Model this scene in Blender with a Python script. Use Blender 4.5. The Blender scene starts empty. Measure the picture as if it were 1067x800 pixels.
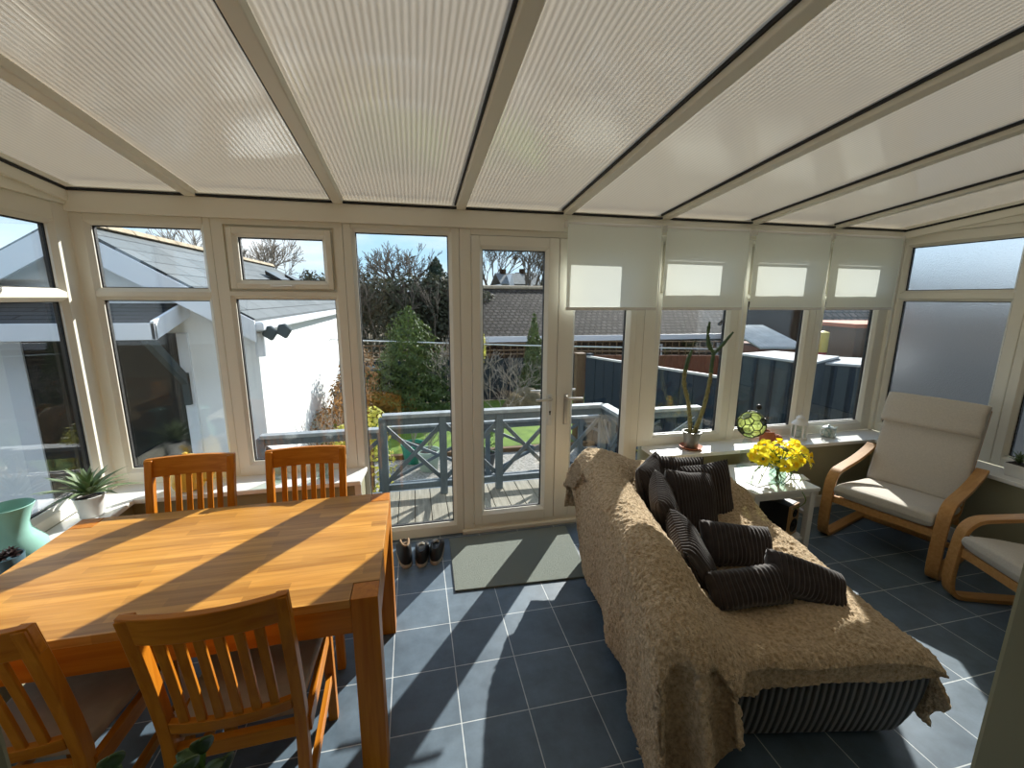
import bpy, bmesh, math, random
from mathutils import Vector, Matrix, noise
C = bpy.context.scene
COL = C.collection
R = math.radians
PI = math.pi

# ------------------------------------------------------------------ camera
CAM_R = Vector((0.97545163, -0.22013427, 0.00591715))
CAM_U = Vector((0.03714062, 0.19094257, 0.98089832))
CAM_F = Vector((0.21705917, 0.9565991, -0.19443117))
FPX = 451.34
EYE = Vector((0, 0, 1.72))
cd = bpy.data.cameras.new('camera')
cam = bpy.data.objects.new('camera', cd)
COL.objects.link(cam)
m = Matrix((CAM_R, CAM_U, -CAM_F)).transposed().to_4x4()
m.translation = EYE
cam.matrix_world = m
cd.sensor_width = 36
cd.lens = FPX / 1067 * 36
cd.clip_start = 0.02
cd.clip_end = 400
C.camera = cam

def ray(x, y):
    return CAM_F + CAM_R * ((x - 533.5) / FPX) - CAM_U * ((y - 400) / FPX)
def onY(x, y, Y):
    d = ray(x, y); return EYE + d * (Y / d.y)
def onX(x, y, X):
    d = ray(x, y); return EYE + d * (X / d.x)
def onZ(x, y, Z):
    d = ray(x, y); return EYE + d * ((Z - EYE.z) / d.z)

# ------------------------------------------------------------------ light
C.view_settings.view_transform = 'Standard'
C.view_settings.look = 'None'
C.view_settings.exposure = 0.18
C.view_settings.gamma = 1.0
C.view_settings.use_curve_mapping = False
SUN_DIR = Vector((0.534, 0.706, 0.4656)).normalized()
SUN_STRENGTH = 9.0
SKY_STRENGTH = 1.15
sd = bpy.data.lights.new('sun', 'SUN')
sd.energy = SUN_STRENGTH
sd.angle = R(0.53)
sd.color = (1.0, 0.96, 0.90)
so = bpy.data.objects.new('sun', sd)
so.rotation_euler = SUN_DIR.to_track_quat('Z', 'Y').to_euler()
so.location = (20, 26, 18)
COL.objects.link(so)

w = bpy.data.worlds.new('sky')
C.world = w
w.use_nodes = True
nt = w.node_tree
nt.nodes.clear()
wo = nt.nodes.new('ShaderNodeOutputWorld')
bg = nt.nodes.new('ShaderNodeBackground')
tc = nt.nodes.new('ShaderNodeTexCoord')
sep = nt.nodes.new('ShaderNodeSeparateXYZ')
ramp = nt.nodes.new('ShaderNodeValToRGB')
ramp.color_ramp.elements[0].position = 0.0
ramp.color_ramp.elements[0].color = (0.50, 0.77, 0.97, 1)
ramp.color_ramp.elements[1].position = 0.75
ramp.color_ramp.elements[1].color = (0.24, 0.48, 0.88, 1)
mp = nt.nodes.new('ShaderNodeMapping')
mp.inputs['Scale'].default_value = (1, 1, 3.0)
nz = nt.nodes.new('ShaderNodeTexNoise')
nz.inputs['Scale'].default_value = 2.6
nz.inputs['Detail'].default_value = 7
nz.inputs['Roughness'].default_value = 0.55
cr = nt.nodes.new('ShaderNodeValToRGB')
cr.color_ramp.elements[0].position = 0.40
cr.color_ramp.elements[0].color = (0, 0, 0, 1)
cr.color_ramp.elements[1].position = 0.66
cr.color_ramp.elements[1].color = (1, 1, 1, 1)
mx = nt.nodes.new('ShaderNodeMix')
mx.data_type = 'RGBA'
mx.inputs['B'].default_value = (0.95, 0.97, 1.0, 1)
L = nt.links.new
L(tc.outputs['Generated'], sep.inputs[0])
L(sep.outputs['Z'], ramp.inputs[0])
L(tc.outputs['Generated'], mp.inputs[0])
L(mp.outputs[0], nz.inputs['Vector'])
L(nz.outputs['Fac'], cr.inputs[0])
L(cr.outputs[0], mx.inputs['Factor'])
L(ramp.outputs[0], mx.inputs['A'])
L(mx.outputs['Result'], bg.inputs['Color'])
bg.inputs['Strength'].default_value = SKY_STRENGTH
L(bg.outputs[0], wo.inputs[0])

C.cycles.use_denoising = True
C.cycles.max_bounces = 12
C.cycles.diffuse_bounces = 5
C.cycles.glossy_bounces = 4
C.cycles.transmission_bounces = 8
C.cycles.transparent_max_bounces = 40
C.cycles.sample_clamp_indirect = 6.0
C.cycles.caustics_reflective = False
C.cycles.caustics_refractive = False

# ------------------------------------------------------------------ materials
def new_mat(name):
    mt = bpy.data.materials.new(name)
    mt.use_nodes = True
    n = mt.node_tree
    n.nodes.clear()
    out = n.nodes.new('ShaderNodeOutputMaterial')
    return mt, n, out
def rgb(h):
    if isinstance(h, tuple): return (*h, 1)
    v = [int(h[i:i + 2], 16) / 255 for i in (0, 2, 4)]
    return tuple((c / 12.92 if c <= 0.04045 else ((c + 0.055) / 1.055) ** 2.4) for c in v) + (1,)
def mat(name, color, rough=0.5, metal=0.0, spec=0.5, var=0.0, scale=8.0, bump=0.0, bscale=60.0, sheen=0.0, stretch=(1, 1, 1), color2=None, detail=5.0, trans=0.0, ior=1.45):
    mt, n, out = new_mat(name)
    b = n.nodes.new('ShaderNodeBsdfPrincipled')
    n.links.new(b.outputs[0], out.inputs[0])
    c = rgb(color)
    b.inputs['Base Color'].default_value = c
    b.inputs['Roughness'].default_value = rough
    b.inputs['Metallic'].default_value = metal
    b.inputs['Specular IOR Level'].default_value = spec
    b.inputs['IOR'].default_value = ior
    if trans: b.inputs['Transmission Weight'].default_value = trans
    if sheen:
        b.inputs['Sheen Weight'].default_value = sheen
        b.inputs['Sheen Roughness'].default_value = 0.5
    tcn = n.nodes.new('ShaderNodeTexCoord')
    mpn = n.nodes.new('ShaderNodeMapping')
    mpn.inputs['Scale'].default_value = stretch
    n.links.new(tcn.outputs['Object'], mpn.inputs[0])
    if var or color2:
        t = n.nodes.new('ShaderNodeTexNoise')
        t.inputs['Scale'].default_value = scale
        t.inputs['Detail'].default_value = detail
        n.links.new(mpn.outputs[0], t.inputs['Vector'])
        r_ = n.nodes.new('ShaderNodeValToRGB')
        r_.color_ramp.elements[0].position = 0.33
        r_.color_ramp.elements[1].position = 0.68
        c2 = rgb(color2) if color2 else tuple(min(1, x * (1 + var)) for x in c[:3]) + (1,)
        c1 = c if color2 else tuple(x * (1 - var) for x in c[:3]) + (1,)
        r_.color_ramp.elements[0].color = c1
        r_.color_ramp.elements[1].color = c2
        n.links.new(t.outputs['Fac'], r_.inputs[0])
        n.links.new(r_.outputs[0], b.inputs['Base Color'])
    if bump:
        t2 = n.nodes.new('ShaderNodeTexNoise')
        t2.inputs['Scale'].default_value = bscale
        t2.inputs['Detail'].default_value = 3
        n.links.new(mpn.outputs[0], t2.inputs['Vector'])
        bp = n.nodes.new('ShaderNodeBump')
        bp.inputs['Strength'].default_value = bump
        bp.inputs['Distance'].default_value = 0.01
        n.links.new(t2.outputs['Fac'], bp.inputs['Height'])
        n.links.new(bp.outputs[0], b.inputs['Normal'])
    return mt
def bsdf_of(mt):
    return [x for x in mt.node_tree.nodes if x.type == 'BSDF_PRINCIPLED'][0]

M = {}
M['upvc'] = mat('white_upvc', (0.83, 0.80, 0.70), 0.32, spec=0.5)
M['upvc_beam'] = mat('white_painted_beam', (0.88, 0.85, 0.74), 0.45)
M['gasket'] = mat('black_rubber_gasket', (0.015, 0.015, 0.016), 0.6)
M['sill'] = mat('white_sill', (0.83, 0.83, 0.80), 0.22)
M['olive'] = mat('olive_painted_plaster', (0.30, 0.285, 0.185), 0.8, var=0.05, scale=3)
M['backwall'] = mat('cream_wall_paint', (0.74, 0.70, 0.60), 0.8)
M['jamb'] = mat('grey_green_plaster', (0.27, 0.265, 0.18), 0.85, var=0.05, scale=3)
M['roompaint'] = mat('cream_room_paint', (0.62, 0.58, 0.50), 0.8)
M['steel'] = mat('brushed_steel', (0.62, 0.60, 0.56), 0.28, metal=1.0)
M['black'] = mat('black_plastic', (0.012, 0.012, 0.013), 0.45)
M['white'] = mat('white_paint', (0.78, 0.77, 0.73), 0.35)
M['whitecer'] = mat('white_ceramic', (0.80, 0.80, 0.77), 0.2)

# floor tiles of dark slate with pale grout
TILE = 0.1669 * 1.72
def floor_mat():
    mt, n, out = new_mat('slate_floor_tiles')
    b = n.nodes.new('ShaderNodeBsdfPrincipled')
    n.links.new(b.outputs[0], out.inputs[0])
    tcn = n.nodes.new('ShaderNodeTexCoord')
    mpn = n.nodes.new('ShaderNodeMapping')
    mpn.inputs['Location'].default_value = (0.0893 * 1.72 + TILE * 20, -1.3653 * 1.72 + TILE * 20, 0)
    n.links.new(tcn.outputs['Object'], mpn.inputs[0])
    br = n.nodes.new('ShaderNodeTexBrick')
    br.offset = 0.0
    br.squash = 1.0
    br.inputs['Scale'].default_value = 1.0
    br.inputs['Brick Width'].default_value = TILE
    br.inputs['Row Height'].default_value = TILE
    br.inputs['Mortar Size'].default_value = 0.0022
    br.inputs['Mortar Smooth'].default_value = 0.1
    br.inputs['Bias'].default_value = 0.0
    br.inputs['Color1'].default_value = (0.078, 0.114, 0.152, 1)
    br.inputs['Color2'].default_value = (0.102, 0.144, 0.185, 1)
    br.inputs['Mortar'].default_value = (0.50, 0.53, 0.54, 1)
    n.links.new(mpn.outputs[0], br.inputs['Vector'])
    t = n.nodes.new('ShaderNodeTexNoise')
    t.inputs['Scale'].default_value = 6
    t.inputs['Detail'].default_value = 8
    t.inputs['Roughness'].default_value = 0.65
    n.links.new(tcn.outputs['Object'], t.inputs['Vector'])
    rr = n.nodes.new('ShaderNodeMapRange')
    rr.inputs['From Min'].default_value = 0.3
    rr.inputs['From Max'].default_value = 0.7
    rr.inputs['To Min'].default_value = 0.72
    rr.inputs['To Max'].default_value = 1.35
    n.links.new(t.outputs['Fac'], rr.inputs['Value'])
    mul = n.nodes.new('ShaderNodeMix')
    mul.data_type = 'RGBA'
    mul.blend_type = 'MULTIPLY'
    mul.inputs['Factor'].default_value = 1.0
    n.links.new(br.outputs['Color'], mul.inputs['A'])
    n.links.new(rr.outputs[0], mul.inputs['B'])
    n.links.new(mul.outputs['Result'], b.inputs['Base Color'])
    r2 = n.nodes.new('ShaderNodeMapRange')
    r2.inputs['To Min'].default_value = 0.34
    r2.inputs['To Max'].default_value = 0.55
    n.links.new(t.outputs['Fac'], r2.inputs['Value'])
    n.links.new(r2.outputs[0], b.inputs['Roughness'])
    b.inputs['Specular IOR Level'].default_value = 0.55
    inv = n.nodes.new('ShaderNodeMath')
    inv.operation = 'MULTIPLY_ADD'
    inv.inputs[1].default_value = -1.0
    n.links.new(br.outputs['Fac'], inv.inputs[0])
    m3 = n.nodes.new('ShaderNodeMath')
    m3.operation = 'MULTIPLY'
    m3.inputs[1].default_value = 0.35
    n.links.new(t.outputs['Fac'], m3.inputs[0])
    n.links.new(m3.outputs[0], inv.inputs[2])
    bp = n.nodes.new('ShaderNodeBump')
    bp.inputs['Strength'].default_value = 0.35
    bp.inputs['Distance'].default_value = 0.004
    n.links.new(inv.outputs[0], bp.inputs['Height'])
    n.links.new(bp.outputs[0], b.inputs['Normal'])
    return mt
M['floor'] = floor_mat()

def wood_mat(name, c1, c2, rough=0.35, axis='x', stave=None):
    """grained wood; stave = (length, width) for butcher-block staves running along x"""
    mt, n, out = new_mat(name)
    b = n.nodes.new('ShaderNodeBsdfPrincipled')
    n.links.new(b.outputs[0], out.inputs[0])
    b.inputs['Roughness'].default_value = rough
    b.inputs['Specular IOR Level'].default_value = 0.3 if stave else 0.18
    tcn = n.nodes.new('ShaderNodeTexCoord')
    mpn = n.nodes.new('ShaderNodeMapping')
    mpn.inputs['Scale'].default_value = {'x': (1.5, 22, 22), 'y': (22, 1.5, 22), 'z': (22, 22, 1.5)}[axis]
    n.links.new(tcn.outputs['Object'], mpn.inputs[0])
    t = n.nodes.new('ShaderNodeTexNoise')
    t.inputs['Scale'].default_value = 2.2
    t.inputs['Detail'].default_value = 6
    t.inputs['Distortion'].default_value = 0.6
    n.links.new(mpn.outputs[0], t.inputs['Vector'])
    r_ = n.nodes.new('ShaderNodeValToRGB')
    r_.color_ramp.elements[0].position = 0.3
    r_.color_ramp.elements[1].position = 0.7
    r_.color_ramp.elements[0].color = rgb(c1)
    r_.color_ramp.elements[1].color = rgb(c2)
    n.links.new(t.outputs['Fac'], r_.inputs[0])
    colout = r_.outputs[0]
    if stave:
        br = n.nodes.new('ShaderNodeTexBrick')
        br.offset = 0.37
        br.offset_frequency = 2
        br.squash = 1.0
        br.inputs['Scale'].default_value = 1.0
        br.inputs['Brick Width'].default_value = stave[0]
        br.inputs['Row Height'].default_value = stave[1]
        br.inputs['Mortar Size'].default_value = 0.0
        br.inputs['Color1'].default_value = (0.76, 0.73, 0.68, 1)
        br.inputs['Color2'].default_value = (1.20, 1.21, 1.22, 1)
        mw = n.nodes.new('ShaderNodeMapping')
        mw.inputs['Location'].default_value = (10, 10.01, 0)
        n.links.new(tcn.outputs['Object'], mw.inputs[0])
        n.links.new(mw.outputs[0], br.inputs['Vector'])
        mul = n.nodes.new('ShaderNodeMix')
        mul.data_type = 'RGBA'
        mul.blend_type = 'MULTIPLY'
        mul.inputs['Factor'].default_value = 1.0
        n.links.new(colout, mul.inputs['A'])
        n.links.new(br.outputs['Color'], mul.inputs['B'])
        colout = mul.outputs['Result']
    n.links.new(colout, b.inputs['Base Color'])
    bp = n.nodes.new('ShaderNodeBump')
    bp.inputs['Strength'].default_value = 0.12
    bp.inputs['Distance'].default_value = 0.002
    n.links.new(t.outputs['Fac'], bp.inputs['Height'])
    n.links.new(bp.outputs[0], b.inputs['Normal'])
    return mt
M['tabletop'] = wood_mat('oak_butcher_block', (0.42, 0.180, 0.026), (0.60, 0.300, 0.062), 0.33, 'x', (0.37, 0.042))
M['oak_x'] = wood_mat('oak_rail_wood', (0.42, 0.130, 0.007), (0.57, 0.212, 0.018), 0.36, 'x')
M['oak_z'] = wood_mat('oak_leg_wood', (0.42, 0.130, 0.007), (0.57, 0.212, 0.018), 0.36, 'z')
M['oak_y'] = wood_mat('oak_side_wood', (0.42, 0.130, 0.007), (0.57, 0.212, 0.018), 0.36, 'y')
M['birch'] = wood_mat('bent_birch_ply', (0.44, 0.22, 0.075), (0.56, 0.31, 0.12), 0.4, 'y')

def fresnel(n, ior):
    """fresnel factor that is the same from both sides of a face"""
    geo = n.nodes.new('ShaderNodeNewGeometry')
    ma = n.nodes.new('ShaderNodeMath')
    ma.operation = 'MULTIPLY_ADD'
    ma.inputs[1].default_value = 1 / ior - ior
    ma.inputs[2].default_value = ior
    n.links.new(geo.outputs['Backfacing'], ma.inputs[0])
    fr = n.nodes.new('ShaderNodeFresnel')
    n.links.new(ma.outputs[0], fr.inputs['IOR'])
    return fr
def glass_mat(name, tint=(0.97, 0.985, 0.98), refl=1.0, rough=0.0):
    mt, n, out = new_mat(name)
    tr = n.nodes.new('ShaderNodeBsdfTransparent')
    tr.inputs[0].default_value = (*tint, 1)
    gl = n.nodes.new('ShaderNodeBsdfGlossy')
    gl.inputs['Roughness'].default_value = rough
    gl.inputs['Color'].default_value = (refl, refl, refl, 1)
    fr = fresnel(n, 1.5)
    ms = n.nodes.new('ShaderNodeMixShader')
    n.links.new(fr.outputs[0], ms.inputs[0])
    n.links.new(tr.outputs[0], ms.inputs[1])
    n.links.new(gl.outputs[0], ms.inputs[2])
    n.links.new(ms.outputs[0], out.inputs[0])
    return mt
M['pane'] = glass_mat('clear_window_glass')
M['glassware'] = glass_mat('clear_glassware', (0.86, 0.91, 0.89))
M['water'] = glass_mat('water', (0.86, 0.92, 0.86))
M['greenglass'] = glass_mat('green_glass', (0.80, 0.86, 0.56))
_n = M['greenglass'].node_tree
_t = _n.nodes.new('ShaderNodeBsdfTranslucent'); _t.inputs[0].default_value = (0.62, 0.70, 0.30, 1)
_x = _n.nodes.new('ShaderNodeMixShader'); _x.inputs[0].default_value = 0.45
_m = [q for q in _n.nodes if q.type == 'MIX_SHADER' and q != _x][0]
_tr = [q for q in _n.nodes if q.type == 'BSDF_TRANSPARENT'][0]
_n.links.new(_tr.outputs[0], _x.inputs[1]); _n.links.new(_t.outputs[0], _x.inputs[2]); _n.links.new(_x.outputs[0], _m.inputs[1])
M['mintglass'] = mat('mint_frosted_glass', (0.42, 0.78, 0.68), 0.25, trans=0.25, ior=1.15)

def frosted_mat():
    mt, n, out = new_mat('frosted_window_glass')
    rf = n.nodes.new('ShaderNodeBsdfRefraction')
    rf.inputs['Roughness'].default_value = 0.36
    rf.inputs['IOR'].default_value = 1.22
    rf.inputs['Color'].default_value = (0.95, 0.97, 0.98, 1)
    tl = n.nodes.new('ShaderNodeBsdfTranslucent')
    tl.inputs[0].default_value = (0.75, 0.78, 0.78, 1)
    gl = n.nodes.new('ShaderNodeBsdfGlossy')
    gl.inputs['Roughness'].default_value = 0.22
    m1 = n.nodes.new('ShaderNodeMixShader')
    m1.inputs[0].default_value = 0.05
    m2 = n.nodes.new('ShaderNodeMixShader')
    fr = fresnel(n, 1.45)
    tcn = n.nodes.new('ShaderNodeTexCoord')
    t = n.nodes.new('ShaderNodeTexVoronoi')
    t.inputs['Scale'].default_value = 130
    bp = n.nodes.new('ShaderNodeBump')
    bp.inputs['Strength'].default_value = 0.5
    bp.inputs['Distance'].default_value = 0.003
    n.links.new(tcn.outputs['Object'], t.inputs['Vector'])
    n.links.new(t.outputs['Distance'], bp.inputs['Height'])
    for s in (rf, gl): n.links.new(bp.outputs[0], s.inputs['Normal'])
    n.links.new(rf.outputs[0], m1.inputs[1])
    n.links.new(tl.outputs[0], m1.inputs[2])
    n.links.new(fr.outputs[0], m2.inputs[0])
    n.links.new(m1.outputs[0], m2.inputs[1])
    n.links.new(gl.outputs[0], m2.inputs[2])
    n.links.new(m2.outputs[0], out.inputs[0])
    return mt
M['frosted'] = frosted_mat()

def poly_mat():
    """ribbed translucent polycarbonate sheet, ribs along the rafters (local y)"""
    mt, n, out = new_mat('ribbed_polycarbonate')
    df = n.nodes.new('ShaderNodeBsdfDiffuse')
    tl = n.nodes.new('ShaderNodeBsdfTranslucent')
    gl = n.nodes.new('ShaderNodeBsdfGlossy')
    tcn = n.nodes.new('ShaderNodeTexCoord')
    wv = n.nodes.new('ShaderNodeTexWave')
    wv.wave_type = 'BANDS'
    wv.bands_direction = 'X'
    wv.wave_profile = 'SIN'
    wv.inputs['Scale'].default_value = 15.0
    wv.inputs['Distortion'].default_value = 0.0
    n.links.new(tcn.outputs['Object'], wv.inputs['Vector'])
    nzz = n.nodes.new('ShaderNodeTexNoise')
    nzz.inputs['Scale'].default_value = 1.4
    nzz.inputs['Detail'].default_value = 3
    n.links.new(tcn.outputs['Object'], nzz.inputs['Vector'])
    r_ = n.nodes.new('ShaderNodeValToRGB')
    r_.color_ramp.elements[0].color = (0.088, 0.077, 0.060, 1)
    r_.color_ramp.elements[1].color = (0.150, 0.132, 0.104, 1)
    n.links.new(wv.outputs['Fac'], r_.inputs[0])
    n.links.new(r_.outputs[0], tl.inputs[0])
    df.inputs[0].default_value = (0.50, 0.465, 0.39, 1)
    gl.inputs['Roughness'].default_value = 0.06
    gl.inputs['Color'].default_value = (1, 0.98, 0.94, 1)
    bp = n.nodes.new('ShaderNodeBump')
    bp.inputs['Strength'].default_value = 0.26
    bp.inputs['Distance'].default_value = 0.002
    n.links.new(wv.outputs['Fac'], bp.inputs['Height'])
    n.links.new(bp.outputs[0], gl.inputs['Normal'])
    ad = n.nodes.new('ShaderNodeAddShader')
    n.links.new(df.outputs[0], ad.inputs[0])
    n.links.new(tl.outputs[0], ad.inputs[1])
    fr = fresnel(n, 1.55)
    n.links.new(bp.outputs[0], fr.inputs['Normal'])
    ms = n.nodes.new('ShaderNodeMixShader')
    n.links.new(fr.outputs[0], ms.inputs[0])
    n.links.new(ad.outputs[0], ms.inputs[1])
    n.links.new(gl.outputs[0], ms.inputs[2])
    n.links.new(ms.outputs[0], out.inputs[0])
    return mt
M['poly'] = poly_mat()

def fabric_thin(name, dcol, tcol, weave=900):
    mt, n, out = new_mat(name)
    df = n.nodes.new('ShaderNodeBsdfDiffuse')
    tl = n.nodes.new('ShaderNodeBsdfTranslucent')
    df.inputs[0].default_value = (*dcol, 1)
    tl.inputs[0].default_value = (*tcol, 1)
    ad = n.nodes.new('ShaderNodeAddShader')
    n.links.new(df.outputs[0], ad.inputs[0])
    n.links.new(tl.outputs[0], ad.inputs[1])
    n.links.new(ad.outputs[0], out.inputs[0])
    return mt
M['blind'] = fabric_thin('cream_blind_fabric', (0.74, 0.775, 0.74), (0.245, 0.258, 0.245))

def leafmat(name, c, c2=None, rough=0.5, transl=0.25, scale=6):
    mt = mat(name, c, rough, color2=c2 or tuple(min(1, x * 1.5) for x in c), scale=scale)
    n = mt.node_tree
    b = bsdf_of(mt)
    out = [x for x in n.nodes if x.type == 'OUTPUT_MATERIAL'][0]
    tl = n.nodes.new('ShaderNodeBsdfTranslucent')
    tl.inputs[0].default_value = (*(c2 or c), 1)
    ms = n.nodes.new('ShaderNodeMixShader')
    ms.inputs[0].default_value = transl
    n.links.new(b.outputs[0], ms.inputs[1])
    n.links.new(tl.outputs[0], ms.inputs[2])
    n.links.new(ms.outputs[0], out.inputs[0])
    return mt

# ------------------------------------------------------------------ mesh helpers
class MB:
    def __init__(s):
        s.v = []; s.f = []; s.sm = []; s.uv = None
    def add(s, vs, fs, smooth=False):
        o = len(s.v)
        s.v += [tuple(v) for v in vs]
        s.f += [tuple(i + o for i in f) for f in fs]
        s.sm += [smooth] * len(fs)
        return s
    def box(s, x0, x1, y0, y1, z0, z1, mtx=None):
        vs = [Vector((x, y, z)) for z in (z0, z1) for y in (y0, y1) for x in (x0, x1)]
        if mtx is not None: vs = [mtx @ v for v in vs]
        return s.add(vs, [(0, 2, 3, 1), (4, 5, 7, 6), (0, 1, 5, 4), (2, 6, 7, 3), (0, 4, 6, 2), (1, 3, 7, 5)])
    def bar(s, a, b, w, h, up=Vector((0, 0, 1))):
        a = Vector(a); b = Vector(b)
        d = (b - a).normalized()
        x = d.cross(up)
        if x.length < 1e-4: x = d.cross(Vector((0, 1, 0)))
        x.normalize(); u = x.cross(d)
        vs = []
        for p in (a, b):
            for sx, sy in ((-1, -1), (1, -1), (1, 1), (-1, 1)):
                vs.append(p + x * (sx * w / 2) + u * (sy * h / 2))
        return s.add(vs, [(3, 2, 1, 0), (4, 5, 6, 7), (0, 1, 5, 4), (1, 2, 6, 5), (2, 3, 7, 6), (3, 0, 4, 7)])
    def tube(s, pts, rad, n=8, cap=True, smooth=True, flat=None):
        pts = [Vector(p) for p in pts]
        if not isinstance(rad, (list, tuple)): rad = [rad] * len(pts)
        vs = []; fs = []
        prev = None
        for i, p in enumerate(pts):
            d = (pts[min(i + 1, len(pts) - 1)] - pts[max(i - 1, 0)])
            if d.length < 1e-9: d = Vector((0, 0, 1))
            d.normalize()
            if prev is None:
                x = d.orthogonal().normalized()
            else:
                x = (prev - d * prev.dot(d))
                if x.length < 1e-6: x = d.orthogonal()
                x.normalize()
            prev = x
            y = d.cross(x)
            for k in range(n):
                a = 2 * PI * k / n
                vs.append(p + (x * math.cos(a) + y * math.sin(a)) * rad[i])
        for i in range(len(pts) - 1):
            for k in range(n):
                k2 = (k + 1) % n
                fs.append((i * n + k, i * n + k2, (i + 1) * n + k2, (i + 1) * n + k))
        if cap:
            fs.append(tuple(reversed(range(n))))
            fs.append(tuple(range((len(pts) - 1) * n, len(pts) * n)))
        return s.add(vs, fs, smooth)
    def lathe(s, prof, n=24, c=(0, 0, 0), smooth=True, sx=1.0, sy=1.0):
        """prof: list of (r, z)"""
        c = Vector(c)
        vs = []; fs = []
        for r, z in prof:
            for k in range(n):
                a = 2 * PI * k / n
                vs.append(c + Vector((r * math.cos(a) * sx, r * math.sin(a) * sy, z)))
        for i in range(len(prof) - 1):
            for k in range(n):
                k2 = (k + 1) % n
                fs.append((i * n + k, i * n + k2, (i + 1) * n + k2, (i + 1) * n + k))
        if prof[0][0] > 1e-5: fs.append(tuple(reversed(range(n))))
        if prof[-1][0] > 1e-5: fs.append(tuple(range((len(prof) - 1) * n, len(prof) * n)))
        return s.add(vs, fs, smooth)
    def ball(s, c, r, nu=14, nv=8, sc=(1, 1, 1), smooth=True, mtx=None):
        vs = []; fs = []
        for j in range(nv + 1):
            t = PI * j / nv
            for k in range(nu):
                a = 2 * PI * k / nu
                p = Vector((math.sin(t) * math.cos(a) * sc[0], math.sin(t) * math.sin(a) * sc[1], math.cos(t) * sc[2])) * r
                if mtx is not None: p = mtx @ p
                vs.append(p + Vector(c))
        for j in range(nv):
            for k in range(nu):
                k2 = (k + 1) % nu
                fs.append((j * nu + k, (j + 1) * nu + k, (j + 1) * nu + k2, j * nu + k2))
        return s.add(vs, fs, smooth)
    def grid(s, fn, nu, nv, smooth=True, wrap_u=False):
        vs = []
        for j in range(nv + 1):
            for i in range(nu + (0 if wrap_u else 1)):
                vs.append(fn(i / nu, j / nv))
        w_ = nu if wrap_u else nu + 1
        fs = []
        for j in range(nv):
            for i in range(nu):
                i2 = (i + 1) % w_
                fs.append((j * w_ + i, j * w_ + i2, (j + 1) * w_ + i2, (j + 1) * w_ + i))
        return s.add(vs, fs, smooth)
    def prism(s, poly, z0, z1, axis='z', smooth=False):
        """poly: 2D points; extruded along axis ('z': (x,y), 'y': (x,z), 'x': (y,z))"""
        def P(a, b, c):
            return {'z': (a, b, c), 'y': (a, c, b), 'x': (c, a, b)}[axis]
        n = len(poly)
        vs = [P(a, b, z0) for a, b in poly] + [P(a, b, z1) for a, b in poly]
        fs = [tuple(reversed(range(n))), tuple(range(n, 2 * n))]
        for i in range(n):
            j = (i + 1) % n
            fs.append((i, j, n + j, n + i))
        return s.add(vs, fs, smooth)
    def strip(s, path, x0, x1, th, smooth=True):
        """bent ply: path of (y, z); width x0..x1; thickness th"""
        n = len(path)
        pl, pr = [], []
        for i in range(n):
            a = path[max(i - 1, 0)]; b = path[min(i + 1, n - 1)]
            d = Vector((b[0] - a[0], b[1] - a[1])).normalized()
            nn = Vector((-d.y, d.x)) * th / 2
            p = Vector(path[i])
            pl.append(p + nn); pr.append(p - nn)
        vs = []
        for i in range(n):
            vs += [(x0, pl[i].x, pl[i].y), (x1, pl[i].x, pl[i].y), (x1, pr[i].x, pr[i].y), (x0, pr[i].x, pr[i].y)]
        fs = []
        for i in range(n - 1):
            for k in range(4):
                k2 = (k + 1) % 4
                fs.append((i * 4 + k, i * 4 + k2, (i + 1) * 4 + k2, (i + 1) * 4 + k))
        fs.append((3, 2, 1, 0)); e = (n - 1) * 4
        fs.append((e, e + 1, e + 2, e + 3))
        return s.add(vs, fs, smooth)
    def build(s, name, material, parent=None, bevel=0.0, seg=2, loc=None, rotz=None, angle=40, fixn=True):
        me = bpy.data.meshes.new(name)
        me.from_pydata(s.v, [], s.f)
        me.polygons.foreach_set('use_smooth', s.sm)
        if fixn:
            bm = bmesh.new(); bm.from_mesh(me)
            bmesh.ops.recalc_face_normals(bm, faces=bm.faces)
            bm.to_mesh(me); bm.free()
        me.update()
        if any(s.sm): me.set_sharp_from_angle(angle=R(angle))
        if material is not None: me.materials.append(material)
        o = bpy.data.objects.new(name, me)
        COL.objects.link(o)
        if parent is not None: o.parent = parent
        if loc is not None: o.location = loc
        if rotz is not None: o.rotation_euler.z = rotz
        if bevel:
            b = o.modifiers.new('bevel', 'BEVEL')
            b.width = bevel; b.segments = seg; b.limit_method = 'ANGLE'; b.angle_limit = R(40)
        return o

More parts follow.
